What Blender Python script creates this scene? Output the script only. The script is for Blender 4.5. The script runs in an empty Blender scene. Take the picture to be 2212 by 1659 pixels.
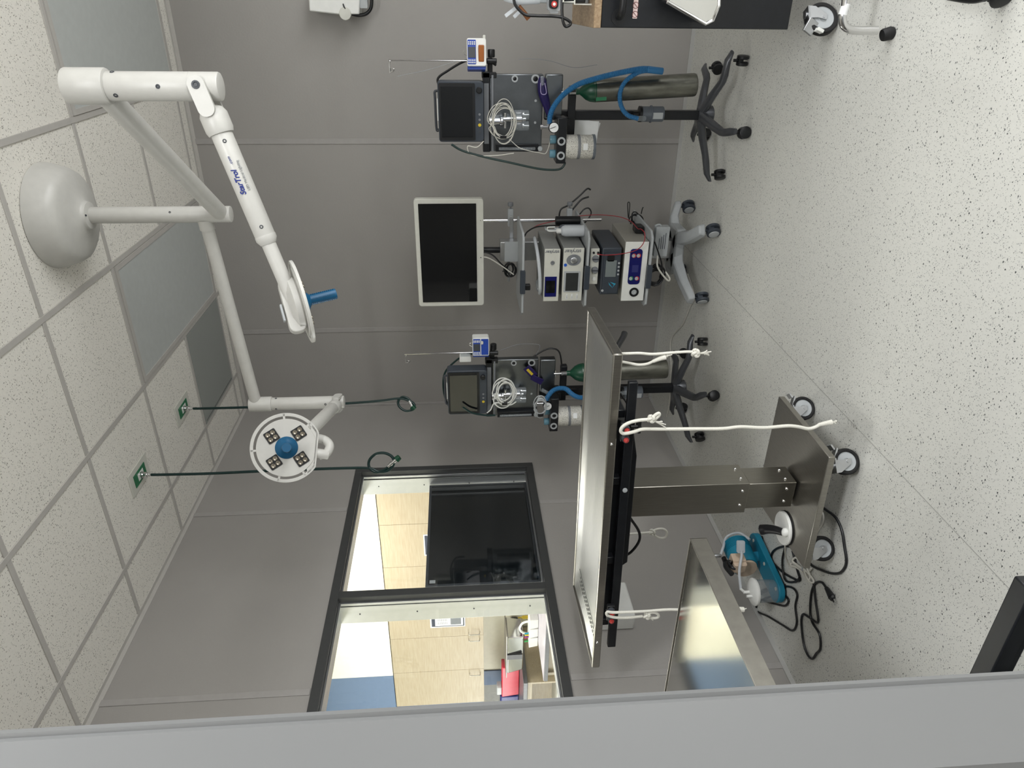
import bpy, bmesh, math, random
from mathutils import Vector, Matrix
random.seed(7)
PI = math.pi
scn = bpy.context.scene
COL = scn.collection

# ------------------------------------------------------------------ camera (phone held upright, photo stored on its side)
CAM = Vector((2.5661, -4.4633, 1.3975))
ROT = [[0.0116857, -0.0757563, -0.9970579],      # picture right = down in the room
       [-0.8791905, -0.4757691, 0.0258446],      # picture down  = left in the room
       [-0.4763272, 0.8763018, -0.0721639]]      # viewing direction
FPX = 1533.79
MR, MD, MF = Vector(ROT[0]), Vector(ROT[1]), Vector(ROT[2])
cd = bpy.data.cameras.new('camera'); cam = bpy.data.objects.new('camera', cd); COL.objects.link(cam)
m = Matrix((( MR.x, -MD.x, -MF.x, CAM.x), (MR.y, -MD.y, -MF.y, CAM.y), (MR.z, -MD.z, -MF.z, CAM.z), (0, 0, 0, 1)))
cam.matrix_world = m
cd.sensor_width = 36; cd.lens = FPX / 2212 * 36; cd.clip_start = 0.05; cd.clip_end = 60
scn.camera = cam

def ray(x, y): return MR * ((x - 1106) / FPX) + MD * ((y - 829.5) / FPX) + MF
def pX(x, y, v): d = ray(x, y); return CAM + d * ((v - CAM.x) / d.x)
def pY(x, y, v): d = ray(x, y); return CAM + d * ((v - CAM.y) / d.y)
def pZ(x, y, v): d = ray(x, y); return CAM + d * ((v - CAM.z) / d.z)
def pD(x, y, D): return CAM + ray(x, y) * D

# ------------------------------------------------------------------ world, lights, exposure
w = bpy.data.worlds.new('world'); scn.world = w; w.use_nodes = True
w.node_tree.nodes['Background'].inputs[0].default_value = (0.85, 0.92, 1.0, 1)
w.node_tree.nodes['Background'].inputs[1].default_value = 0.05
scn.view_settings.view_transform = 'Standard'; scn.view_settings.look = 'None'
scn.view_settings.exposure = 0.44; scn.view_settings.gamma = 1.0
def area(name, loc, size, power, col=(1, .97, .92), rot=(0, 0, 0)):
    l = bpy.data.lights.new(name, 'AREA'); l.shape = 'RECTANGLE'; l.size, l.size_y = size; l.energy = power; l.color = col
    o = bpy.data.objects.new(name, l); COL.objects.link(o); o.location = loc; o.rotation_euler = rot
    return o
area('neighbour_room_light', (-1.3, -.5, 2.86), (1.2, .6), 42, (1, .98, .93))
area('neighbour_room_light', (-3.2, -1.4, 2.86), (1.2, .6), 20, (1, .98, .93))
area('neighbour_room_light', (-1.6, -3.0, 2.86), (1.2, .6), 34, (1, .98, .93))
area('neighbour_fill', (-5.9, -2.6, 1.2), (1.8, 3.4), 170, (1, 1, .99), (0, -math.radians(112), 0))  # added fill, no window there; sends light through the opening into the room
area('hall_ceiling_light', (2.2, -6.4, 2.88), (1.2, 1.2), 25, (1, .98, .95))
area('hall_ceiling_light', (3.0, -4.3, 2.90), (1.2, .6), 50, (.98, .99, 1))
area('hall_fill', (2.5, -7.9, 1.3), (4.5, 2.0), 10, (.98, .99, 1), (PI / 2, 0, 0))  # unseen soft fill added before the solid rear wall to lift the walls
area('side_fill', (4.95, -3.6, 1.0), (1.6, 4.4), 115, (.98, .99, 1), (0, math.radians(97), 0))  # low fill added at the closed right wall for ceiling and left wall

# ------------------------------------------------------------------ materials
def s2l(c): return tuple((v / 12.92 if v <= .04045 else ((v + .055) / 1.055) ** 2.4) for v in [k / 255 for k in c])
MATS = {}
def mat(name, rgb, rough=.5, metal=0., noise=0., nscale=30., bump=0., bscale=200., trans=0., alpha=1., coat=0., emit=0., stretch=None, ior=1.45):
    if name in MATS: return MATS[name]
    M = bpy.data.materials.new(name); M.use_nodes = True; nt = M.node_tree; b = nt.nodes['Principled BSDF']
    c = s2l(rgb)
    b.inputs['Base Color'].default_value = (*c, 1); b.inputs['Roughness'].default_value = rough; b.inputs['Metallic'].default_value = metal
    b.inputs['IOR'].default_value = ior
    if trans: b.inputs['Transmission Weight'].default_value = trans
    if alpha < 1: b.inputs['Alpha'].default_value = alpha
    if coat: b.inputs['Coat Weight'].default_value = coat; b.inputs['Coat Roughness'].default_value = .05
    if emit: b.inputs['Emission Color'].default_value = (*c, 1); b.inputs['Emission Strength'].default_value = emit
    tc = nt.nodes.new('ShaderNodeTexCoord'); mp = nt.nodes.new('ShaderNodeMapping'); nt.links.new(tc.outputs['Object'], mp.inputs[0])
    if stretch: mp.inputs['Scale'].default_value = stretch
    n = nt.nodes.new('ShaderNodeTexNoise'); n.inputs['Scale'].default_value = nscale; n.inputs['Detail'].default_value = 4
    nt.links.new(mp.outputs[0], n.inputs['Vector'])
    amt = noise if noise else .03
    r = nt.nodes.new('ShaderNodeValToRGB'); r.color_ramp.elements[0].position = .3; r.color_ramp.elements[1].position = .7
    r.color_ramp.elements[0].color = (*[v * (1 - amt) for v in c], 1); r.color_ramp.elements[1].color = (*[min(1, v * (1 + amt)) for v in c], 1)
    nt.links.new(n.outputs[0], r.inputs[0]); nt.links.new(r.outputs[0], b.inputs['Base Color'])
    if bump:
        n2 = nt.nodes.new('ShaderNodeTexNoise'); n2.inputs['Scale'].default_value = bscale; nt.links.new(mp.outputs[0], n2.inputs['Vector'])
        bp = nt.nodes.new('ShaderNodeBump'); bp.inputs['Strength'].default_value = bump; bp.inputs['Distance'].default_value = .002
        nt.links.new(n2.outputs[0], bp.inputs['Height']); nt.links.new(bp.outputs[0], b.inputs['Normal'])
    MATS[name] = M; return M

def math_node(nt, op, a, bv):
    n = nt.nodes.new('ShaderNodeMath'); n.operation = op
    nt.links.new(a, n.inputs[0])
    if isinstance(bv, (int, float)): n.inputs[1].default_value = bv
    else: nt.links.new(bv, n.inputs[1])
    return n.outputs[0]

def speck_mat(name, base, layers, rough=.4, bump=0.):
    """layers: (voronoi scale, radius, keep fraction, colour, stretch)"""
    M = bpy.data.materials.new(name); M.use_nodes = True; nt = M.node_tree; b = nt.nodes['Principled BSDF']
    b.inputs['Roughness'].default_value = rough
    tc = nt.nodes.new('ShaderNodeTexCoord')
    nz = nt.nodes.new('ShaderNodeTexNoise'); nz.inputs['Scale'].default_value = 120; nt.links.new(tc.outputs['Object'], nz.inputs['Vector'])
    big = nt.nodes.new('ShaderNodeTexNoise'); big.inputs['Scale'].default_value = 6; nt.links.new(tc.outputs['Object'], big.inputs['Vector'])
    base_mix = nt.nodes.new('ShaderNodeMix'); base_mix.data_type = 'RGBA'
    c = s2l(base)
    base_mix.inputs[6].default_value = (*[v * .93 for v in c], 1); base_mix.inputs[7].default_value = (*[v * 1.05 for v in c], 1)
    nt.links.new(nz.outputs[0], base_mix.inputs[0]); cur = base_mix.outputs[2]
    allmask = None
    for sc, rad, keep, colr, st in layers:
        mp = nt.nodes.new('ShaderNodeMapping'); mp.inputs['Scale'].default_value = st[:3]; mp.inputs['Rotation'].default_value = (0, 0, st[3])
        dist = nt.nodes.new('ShaderNodeMix'); dist.data_type = 'VECTOR'; dist.inputs[0].default_value = .005
        nt.links.new(tc.outputs['Object'], dist.inputs[4]); nt.links.new(nz.outputs[1], dist.inputs[5])
        nt.links.new(dist.outputs[1], mp.inputs[0])
        v = nt.nodes.new('ShaderNodeTexVoronoi'); v.inputs['Scale'].default_value = sc; nt.links.new(mp.outputs[0], v.inputs['Vector'])
        sep = nt.nodes.new('ShaderNodeSeparateColor'); nt.links.new(v.outputs['Color'], sep.inputs[0])
        rr = math_node(nt, 'ADD', math_node(nt, 'MULTIPLY', sep.outputs[1], rad * .7), rad * .3)
        near = math_node(nt, 'LESS_THAN', v.outputs['Distance'], rr)
        kp = math_node(nt, 'LESS_THAN', sep.outputs[0], keep)
        mk = math_node(nt, 'MULTIPLY', near, kp)
        mx = nt.nodes.new('ShaderNodeMix'); mx.data_type = 'RGBA'; nt.links.new(mk, mx.inputs[0]); nt.links.new(cur, mx.inputs[6]); mx.inputs[7].default_value = (*s2l(colr), 1)
        cur = mx.outputs[2]; allmask = mk if allmask is None else math_node(nt, 'MAXIMUM', allmask, mk)
    nt.links.new(cur, b.inputs['Base Color'])
    if bump:
        bp = nt.nodes.new('ShaderNodeBump'); bp.inputs['Strength'].default_value = bump; bp.inputs['Distance'].default_value = .002; bp.invert = True
        nt.links.new(allmask, bp.inputs['Height']); nt.links.new(bp.outputs[0], b.inputs['Normal'])
    MATS[name] = M; return M

def wood_mat(name, a, bcol, scale=(1, 1, 1)):
    M = bpy.data.materials.new(name); M.use_nodes = True; nt = M.node_tree; b = nt.nodes['Principled BSDF']; b.inputs['Roughness'].default_value = .45
    tc = nt.nodes.new('ShaderNodeTexCoord'); mp = nt.nodes.new('ShaderNodeMapping'); mp.inputs['Scale'].default_value = scale
    nt.links.new(tc.outputs['Object'], mp.inputs[0])
    n = nt.nodes.new('ShaderNodeTexNoise'); n.inputs['Scale'].default_value = 14; n.inputs['Detail'].default_value = 6; n.inputs['Distortion'].default_value = .6
    nt.links.new(mp.outputs[0], n.inputs['Vector'])
    r = nt.nodes.new('ShaderNodeValToRGB'); r.color_ramp.elements[0].position = .35; r.color_ramp.elements[1].position = .68
    r.color_ramp.elements[0].color = (*s2l(a), 1); r.color_ramp.elements[1].color = (*s2l(bcol), 1)
    nt.links.new(n.outputs[0], r.inputs[0]); nt.links.new(r.outputs[0], b.inputs['Base Color']); MATS[name] = M; return M

def glass_mat(name, tint=(1, 1, 1), refl=.08, rough=.02, dens=0., dcol=(60, 60, 60)):
    M = bpy.data.materials.new(name); M.use_nodes = True; nt = M.node_tree
    for n in list(nt.nodes): nt.nodes.remove(n)
    out = nt.nodes.new('ShaderNodeOutputMaterial'); tr = nt.nodes.new('ShaderNodeBsdfTransparent'); tr.inputs[0].default_value = (*tint, 1)
    gl = nt.nodes.new('ShaderNodeBsdfGlossy'); gl.inputs['Roughness'].default_value = rough
    lw = nt.nodes.new('ShaderNodeLayerWeight'); lw.inputs[0].default_value = .5
    pw = math_node(nt, 'POWER', lw.outputs['Facing'], 5); fr = math_node(nt, 'ADD', math_node(nt, 'MULTIPLY', pw, .96), .04)
    mx = nt.nodes.new('ShaderNodeMixShader'); nt.links.new(fr, mx.inputs[0]); nt.links.new(tr.outputs[0], mx.inputs[1]); nt.links.new(gl.outputs[0], mx.inputs[2])
    cur = mx.outputs[0]
    if dens:
        df = nt.nodes.new('ShaderNodeBsdfDiffuse'); df.inputs[0].default_value = (*s2l(dcol), 1)
        m2 = nt.nodes.new('ShaderNodeMixShader'); m2.inputs[0].default_value = dens; nt.links.new(cur, m2.inputs[1]); nt.links.new(df.outputs[0], m2.inputs[2]); cur = m2.outputs[0]
    nt.links.new(cur, out.inputs[0]); MATS[name] = M; return M

WALL = mat('wall_panel_grey', (156, 153, 149), .42, bump=.25, bscale=90, noise=.02, nscale=4)
BATTEN = mat('wall_batten_grey', (161, 158, 155), .4)
BASEM = mat('baseboard_vinyl', (176, 176, 173), .45)
FLOOR = speck_mat('speckled_vinyl_floor', (214, 214, 208), [
    (85, .27, .42, (84, 87, 87), (1, 1.4, 1, .3)), (140, .30, .55, (122, 124, 124), (1, 1.8, 1, .6)), (150, .32, .5, (150, 152, 150), (1.8, 1, 1, 1.2)), (48, .14, .34, (44, 47, 48), (1, 1.3, 1, 0))], .38)
CEIL = speck_mat('fissured_ceiling_tile', (232, 229, 221), [
    (70, .28, .6, (128, 125, 116), (1, 2.6, 1, .7)), (70, .28, .55, (128, 125, 116), (2.6, 1, 1, -.4)), (120, .28, .5, (168, 165, 156), (1, 1.6, 1, 0))], .85, bump=.25)
TBAR = mat('ceiling_grid_grey', (186, 183, 178), .45)
DIFF = mat('light_diffuser_off', (186, 190, 188), .35, bump=.3, bscale=500)
WHITE = mat('white_paint', (194, 193, 188), .35, bump=.08, bscale=600)
WPLAS = mat('white_plastic', (225, 226, 222), .35)
OFFW = mat('off_white_plastic', (205, 205, 196), .4)
LGREY = mat('light_grey_plastic', (170, 174, 176), .4)
MGREY = mat('mid_grey_plastic', (120, 123, 127), .45)
DGREY = mat('dark_grey_plastic', (62, 65, 70), .45)
SLATE = mat('slate_plastic', (58, 64, 72), .4)
BLACK = mat('black_plastic', (22, 23, 25), .4)
BLKMET = mat('black_painted_metal', (20, 22, 26), .35, noise=.2, nscale=40)
RUBBER = mat('black_rubber', (18, 18, 19), .65)
SCREEN = mat('dark_screen_glass', (14, 16, 18), .06, coat=.6)
CHROME = mat('chrome', (215, 215, 215), .12, 1)
STEEL = mat('brushed_stainless_steel', (206, 206, 204), .42, 1, noise=.08, nscale=9, bump=.05, bscale=60, stretch=(2, 40, 2))
STEELB = mat('brushed_steel_apron', (165, 162, 155), .33, 1, noise=.08, nscale=9, stretch=(30, 3, 3))
STEELP = mat('polished_steel_tray', (205, 205, 202), .11, 1, noise=.05, nscale=4)
STEELV = mat('brushed_steel_column', (158, 155, 147), .3, 1, noise=.06, nscale=9, stretch=(40, 40, 2))
ALU = mat('satin_aluminium', (190, 192, 194), .38, 1)
BALU = mat('machine_plate_metal', (120, 124, 127), .3, 1, noise=.12, nscale=12)
LEGM = mat('cast_grey_leg', (84, 86, 90), .28, .5)
TEAL = mat('teal_lamp_plastic', (18, 84, 122), .4)
TEALP = mat('teal_pump_plastic', (20, 122, 150), .45)
BLUEH = mat('blue_corrugated_hose', (50, 112, 160), .4)
BLUED = mat('blue_device_plastic', (38, 70, 160), .4)
NAVY = mat('navy_panel', (12, 16, 90), .35)
PURPLE = mat('dark_purple_rubber', (32, 22, 78), .4)
GREENH = mat('dark_green_hose', (12, 42, 40), .4)
GREEN = mat('green_label', (32, 110, 72), .45)
DGREEN = mat('dark_green_paint', (16, 66, 46), .35)
REDC = mat('red_cable', (150, 40, 48), .45)
REDK = mat('red_knob', (188, 62, 58), .35)
YELL = mat('yellow_plastic', (205, 180, 50), .45)
ORANGE = mat('orange_plastic', (158, 92, 40), .4)
ROPE = mat('white_cotton_rope', (226, 224, 214), .8, bump=.6, bscale=700, noise=.08, nscale=500)
CABLEW = mat('white_cable', (205, 203, 194), .45)
CREAMP = mat('cream_plastic', (204, 182, 160), .45)
PAPER = mat('white_paper', (228, 230, 230), .8)
INK = mat('dark_ink', (50, 55, 70), .7)
INKG = mat('grey_ink', (120, 124, 128), .7)
INKB = mat('blue_ink', (28, 44, 120), .6)
DFRAME = mat('dark_bronze_frame', (72, 73, 73), .45, .3)
DOORM = mat('door_grey_paint', (104, 105, 105), .42, noise=.02, nscale=3)
CYL = mat('worn_gas_cylinder', (120, 120, 112), .32, .9, noise=.25, nscale=16, stretch=(3, 3, 1))
CREAM = mat('cream_wall_paint', (236, 233, 214), .6)
BLUEW = mat('blue_wall_paint', (92, 114, 144), .6, bump=.2, bscale=150)
WOODC = wood_mat('pale_wood_laminate', (160, 146, 120), (172, 160, 136), (.5, 8, 8))
WOODD = wood_mat('butcher_block', (138, 114, 88), (170, 148, 118), (8, 2, 8))
GRANU = speck_mat('absorbent_granules', (205, 203, 195), [(260, .42, .8, (70, 70, 67), (1, 1, 1, 0)), (380, .42, .8, (110, 110, 105), (1, 1, 1, 0)), (200, .35, .5, (236, 234, 226), (1, 1, 1, 0))], .5)
COUNT = speck_mat('dark_grey_laminate', (84, 86, 90), [(400, .4, .5, (130, 130, 132), (1, 1, 1, 0))], .4)
REDBIN = mat('red_sharps_plastic', (196, 40, 62), .35)
NAVYB = mat('navy_plastic', (30, 36, 110), .4)
CLEAR = glass_mat('clear_plastic', (.90, .92, .93), dens=.22, dcol=(190, 196, 200))
FROST = glass_mat('frosted_plastic', (.85, .88, .9), rough=.2, dens=.62, dcol=(222, 226, 230))
SMOKE = glass_mat('grey_translucent_plastic', (.7, .74, .78), rough=.15, dens=.6, dcol=(120, 126, 134))
PANE = glass_mat('clear_window_glass', (.97, .98, .98))
DPANE = mat('dark_tinted_glass', (16, 21, 24), .09, coat=.4, bump=.02, bscale=20)

# ------------------------------------------------------------------ mesh helpers
def V(*a): return Vector(a)
def basis(z, hint=None):
    z = Vector(z).normalized()
    h = Vector(hint) if hint is not None else (V(0, 0, 1) if abs(z.z) < .9 else V(1, 0, 0))
    x = h.cross(z)
    if x.length < 1e-6: x = V(0, 1, 0).cross(z)
    x.normalize(); y = z.cross(x)
    return x, y, z
def smooth_path(pts, n=8, closed=False):
    P = [Vector(p) for p in pts]
    if len(P) < 3: return P
    out = []; N = len(P); rng = range(N if closed else N - 1)
    for i in rng:
        if closed: p0, p1, p2, p3 = P[i - 1], P[i], P[(i + 1) % N], P[(i + 2) % N]
        else:
            p1, p2 = P[i], P[i + 1]; p0 = P[i - 1] if i else p1 * 2 - p2; p3 = P[i + 2] if i + 2 < N else p2 * 2 - p1
        for k in range(n):
            t = k / n
            out.append(.5 * ((2 * p1) + (p2 - p0) * t + (2 * p0 - 5 * p1 + 4 * p2 - p3) * t * t + (3 * p1 - p0 - 3 * p2 + p3) * t ** 3))
    if not closed: out.append(P[-1].copy())
    return out

class MB:
    def __init__(s): s.v = []; s.f = []; s.mi = []; s.m = 0
    def add(s, vs, fs):
        o = len(s.v); s.v += [Vector(v) for v in vs]; s.f += [tuple(o + i for i in f) for f in fs]; s.mi += [s.m] * len(fs); return s
    def slot(s, i): s.m = i; return s
    def hexa(s, c):   # 8 corners: bottom 4 ccw, top 4 ccw
        return s.add(c, [(3, 2, 1, 0), (4, 5, 6, 7), (0, 1, 5, 4), (1, 2, 6, 5), (2, 3, 7, 6), (3, 0, 4, 7)])
    def bb(s, a, b):
        x0, x1 = sorted((a[0], b[0])); y0, y1 = sorted((a[1], b[1])); z0, z1 = sorted((a[2], b[2]))
        return s.hexa([(x0, y0, z0), (x1, y0, z0), (x1, y1, z0), (x0, y1, z0), (x0, y0, z1), (x1, y0, z1), (x1, y1, z1), (x0, y1, z1)])
    def box(s, c, size, ax=None, ay=None):
        c = Vector(c); X = Vector(ax or (1, 0, 0)).normalized(); Y = Vector(ay or (0, 1, 0)); Y = (Y - X * Y.dot(X)).normalized(); Z = X.cross(Y)
        a, b, d = [k / 2 for k in size]
        return s.hexa([c + X * i * a + Y * j * b + Z * k * d for k in (-1, 1) for i, j in ((-1, -1), (1, -1), (1, 1), (-1, 1))])
    def rbox(s, c, size, r=.01, ax=None, ay=None, seg=4):
        """box with rounded corners in its local X-Z outline, depth along Y"""
        c = Vector(c); X = Vector(ax or (1, 0, 0)).normalized(); Y = Vector(ay or (0, 1, 0)); Y = (Y - X * Y.dot(X)).normalized(); Z = X.cross(Y)
        a, b, d = [k / 2 for k in size]; r = min(r, a * .99, d * .99); pts = []
        for cx, cz, a0 in ((a - r, d - r, 0), (-a + r, d - r, 90), (-a + r, -d + r, 180), (a - r, -d + r, 270)):
            for k in range(seg + 1):
                t = math.radians(a0 + 90 * k / seg); pts.append((cx + r * math.cos(t), cz + r * math.sin(t)))
        n = len(pts)
        vs = [c + X * x + Z * z - Y * b for x, z in pts] + [c + X * x + Z * z + Y * b for x, z in pts]
        return s.add(vs, [tuple(range(n)), tuple(reversed(range(n, 2 * n)))] + [(i, n + i, n + (i + 1) % n, (i + 1) % n) for i in range(n)])
    def prism(s, pts, d):   # polygon (3D points) extruded by vector d
        n = len(pts); d = Vector(d); p = [Vector(q) for q in pts]
        return s.add(p + [q + d for q in p], [tuple(reversed(range(n))), tuple(range(n, 2 * n))] + [(i, (i + 1) % n, n + (i + 1) % n, n + i) for i in range(n)])
    def lathe(s, prof, o, ax=(0, 0, 1), seg=32, hint=None):
        x, y, z = basis(ax, hint); o = Vector(o); vs = []; fs = []; n = len(prof)
        for r, h in prof:
            for k in range(seg):
                t = 2 * PI * k / seg; vs.append(o + z * h + (x * math.cos(t) + y * math.sin(t)) * max(r, 1e-5))
        for i in range(n - 1):
            for k in range(seg): fs.append((i * seg + k, i * seg + (k + 1) % seg, (i + 1) * seg + (k + 1) % seg, (i + 1) * seg + k))
        fs.append(tuple(reversed(range(seg)))); fs.append(tuple((n - 1) * seg + k for k in range(seg)))
        return s.add(vs, fs)
    def cyl(s, a, b, r, r2=None, seg=20):
        a = Vector(a); b = Vector(b); return s.lathe([(r, 0), (r if r2 is None else r2, (b - a).length)], a, b - a, seg)
    def rcyl(s, a, b, r, e=.004, seg=24):
        a = Vector(a); b = Vector(b); L = (b - a).length
        return s.lathe([(r - e, 0), (r - e * .3, e * .3), (r, e), (r, L - e), (r - e * .3, L - e * .3), (r - e, L)], a, b - a, seg)
    def ring(s, c, ax, ro, ri, h, seg=28):
        x, y, z = basis(ax); c = Vector(c); vs = []; fs = []
        pr = [(ri, 0), (ro, 0), (ro, h), (ri, h)]
        for r, hh in pr:
            for k in range(seg): t = 2 * PI * k / seg; vs.append(c + z * hh + (x * math.cos(t) + y * math.sin(t)) * r)
        for i in range(4):
            j = (i + 1) % 4
            for k in range(seg): fs.append((i * seg + k, i * seg + (k + 1) % seg, j * seg + (k + 1) % seg, j * seg + k))
        return s.add(vs, fs)
    def sph(s, c, r, seg=16, sc=(1, 1, 1)):
        c = Vector(c); vs = [c + V(0, 0, r * sc[2])]; fs = []; R = seg // 2
        for i in range(1, R):
            p = PI * i / R
            for k in range(seg): t = 2 * PI * k / seg; vs.append(c + V(r * sc[0] * math.sin(p) * math.cos(t), r * sc[1] * math.sin(p) * math.sin(t), r * sc[2] * math.cos(p)))
        vs.append(c - V(0, 0, r * sc[2])); L = len(vs) - 1
        for k in range(seg):
            fs.append((0, 1 + k, 1 + (k + 1) % seg)); fs.append((L, 1 + (R - 2) * seg + (k + 1) % seg, 1 + (R - 2) * seg + k))
            for i in range(R - 2): a = 1 + i * seg; b = a + seg; fs.append((a + k, b + k, b + (k + 1) % seg, a + (k + 1) % seg))
        return s.add(vs, fs)
    def tube(s, pts, r, seg=10, n=8, closed=False, smooth=True, ribs=0, rib=.12):
        P = smooth_path(pts, n, closed) if smooth else [Vector(p) for p in pts]
        if ribs:      # resample evenly for corrugation
            L = [0]
            for a, b in zip(P, P[1:]): L.append(L[-1] + (b - a).length)
            N = int(L[-1] / ribs * 2); Q = []; j = 0
            for i in range(N + 1):
                d = L[-1] * i / N
                while j < len(L) - 2 and L[j + 1] < d: j += 1
                t = (d - L[j]) / max(1e-9, L[j + 1] - L[j]); Q.append(P[j].lerp(P[j + 1], min(1, t)))
            P = Q
        N = len(P); vs = []; fs = []; up = None
        for i in range(N):
            a = P[i - 1] if (i or closed) else P[0]; b = P[(i + 1) % N] if (i < N - 1 or closed) else P[-1]
            t = (b - a); t = t.normalized() if t.length > 1e-9 else V(0, 0, 1)
            if up is None: up = basis(t)[0]
            up = up - t * up.dot(t); up = up.normalized() if up.length > 1e-6 else basis(t)[0]
            q = t.cross(up); rr = r(i / (N - 1)) if callable(r) else r
            if ribs: rr *= 1 + (rib if i % 2 else -rib)
            for k in range(seg): an = 2 * PI * k / seg; vs.append(P[i] + (up * math.cos(an) + q * math.sin(an)) * rr)
        for i in range(N if closed else N - 1):
            j = (i + 1) % N
            for k in range(seg): fs.append((i * seg + k, i * seg + (k + 1) % seg, j * seg + (k + 1) % seg, j * seg + k))
        if not closed: fs.append(tuple(reversed(range(seg)))); fs.append(tuple((N - 1) * seg + k for k in range(seg)))
        return s.add(vs, fs)
    def build(s, name, mats, parent=None, bevel=0., local=False, angle=35):
        me = bpy.data.meshes.new(name); off = V(0, 0, 0)
        if parent is not None and not local:
            q = parent
            while q is not None: off = off + q.location; q = q.parent
        me.from_pydata([v - off for v in s.v], [], s.f)
        for k in (mats if isinstance(mats, (list, tuple)) else [mats]): me.materials.append(k)
        for p, i in zip(me.polygons, s.mi): p.material_index = i
        bm = bmesh.new(); bm.from_mesh(me); bmesh.ops.recalc_face_normals(bm, faces=bm.faces); bm.to_mesh(me); bm.free()
        for p in me.polygons: p.use_smooth = True
        me.set_sharp_from_angle(angle=math.radians(angle))
        o = bpy.data.objects.new(name, me); COL.objects.link(o); o.parent = parent
        if bevel:
            b = o.modifiers.new('bevel', 'BEVEL'); b.width = bevel; b.segments = 2; b.limit_method = 'ANGLE'; b.angle_limit = math.radians(50); b.harden_normals = False
        return o

def tag(o, label=None, cat=None, group=None, kind=None):
    if label: o['label'] = label
    if cat: o['category'] = cat
    if group: o['group'] = group
    if kind: o['kind'] = kind
    return o
def thing(name, loc, label, cat, group=None, rz=0):
    o = bpy.data.objects.new(name, None); COL.objects.link(o); o.empty_display_size = .05
    o.location = loc; o.rotation_euler = (0, 0, rz); return tag(o, label, cat, group)
def struct(name, mb, m, bevel=0): return tag(mb.build(name, m, bevel=bevel), kind='structure')
def text(name, body, size, org, xd, yd, m, parent, space=1.0, shear=0., off=0., local=False):
    cu = bpy.data.curves.new(name, 'FONT'); cu.body = body; cu.size = size; cu.extrude = .0004; cu.space_character = space; cu.shear = shear; cu.offset = off
    tmp = bpy.data.objects.new('tmp', cu); COL.objects.link(tmp); dg = bpy.context.evaluated_depsgraph_get(); dg.update()
    me = bpy.data.meshes.new_from_object(tmp.evaluated_get(dg)); bpy.data.objects.remove(tmp)
    X = Vector(xd).normalized(); Y = Vector(yd); Y = (Y - X * Y.dot(X)).normalized(); Z = X.cross(Y); O = Vector(org); offv = V(0, 0, 0)
    if not local:
        q = parent
        while q is not None: offv = offv + q.location; q = q.parent
    for v in me.vertices: c = v.co.copy(); v.co = O + X * c.x + Y * c.y + Z * c.z - offv
    me.materials.clear(); me.materials.append(m)
    o = bpy.data.objects.new(name, me); COL.objects.link(o); o.parent = parent; return o

H = 2.9294
# ================================================================== THE ROOM
YN = -3.72     # near wall plane
mb = MB(); mb.bb((0, -8, -.05), (5.0, 0, 0)); struct('floor', mb, FLOOR)
mb = MB(); mb.bb((-6, -5, -.05), (-.12, .6, 0)); struct('floor', mb, LGREY)
# ceiling boards
mb = MB(); mb.bb((-.12, -8, H), (5.0, .0, H + .05)); struct('ceiling', mb, CEIL)
mb = MB(); mb.bb((-6, -5, H), (-.12, .6, H + .05)); struct('ceiling', mb, CREAM)
# back and right walls
mb = MB(); mb.bb((-.12, 0, 0), (5, .1, H)); struct('wall_back', mb, WALL)
mb = MB(); mb.bb((5.0, -8, 0), (5.1, .1, H)); struct('wall_right', mb, WALL)
# rear of the hall behind the camera: pale upper part, blue band
mb = MB(); mb.bb((-.12, -8.1, 0), (5.1, -8, H)); struct('wall_rear', mb, WALL)
mb = MB(); mb.bb((-.1, -8.0, 0), (5.0, -7.985, .95)); struct('trim_1', mb, BLUEW)
mb = MB(); mb.bb((-.12, -8, 0), (0, YN - .12, H)); struct('wall_hall', mb, WALL)
# left wall with window opening
WY0, WY1, WZ0, WZ1 = -2.93, -.80, .962, 2.056
mb = MB()
mb.bb((-.12, YN, 0), (0, WY0, H)); mb.bb((-.12, WY1, 0), (0, 0, H)); mb.bb((-.12, WY0, 0), (0, WY1, WZ0)); mb.bb((-.12, WY0, WZ1), (0, WY1, H))
struct('wall_left', mb, WALL)
mb = MB(); mb.bb((-.12, YN - .12, 0), (1.49, YN, H)); struct('wall_near', mb, WALL)
# battens
def batten(a, b, n): mb = MB(); mb.bb(a, b); struct('trim_%d' % n, mb, BATTEN, .0015)
n = 2
for x in (.589, 1.812, 3.03, 4.25): batten((x - .016, -.004, .02), (x + .016, 0, H - .02), n); n += 1
for y, z0, z1 in ((-1.188, .02, WZ0 - .005), (-1.188, WZ1 + .005, H - .02), (-2.403, .02, WZ0 - .005), (-2.403, WZ1 + .005, H - .02), (-3.61, .02, H - .02)):
    batten((0, y - .016, z0), (.004, y + .016, z1), n); n += 1
batten((0, -.014, .02), (.014, 0, H - .02), n)
mb = MB(); mb.bb((0, -.006, 0), (5, 0, .022)); struct('baseboard_back', mb, BASEM)
mb = MB(); mb.bb((0, YN, 0), (.006, 0, .022)); struct('baseboard_left', mb, BASEM)
# welded seam in the vinyl
mb = MB(); a = pZ(1560, 605, 0); b = pZ(2205, 1258, 0)
mb.bb((1.243, -3.6, 0), (1.2465, -.3, .0004)); struct('trim_20', mb, mat('floor_weld', (172, 172, 168), .5))
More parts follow.
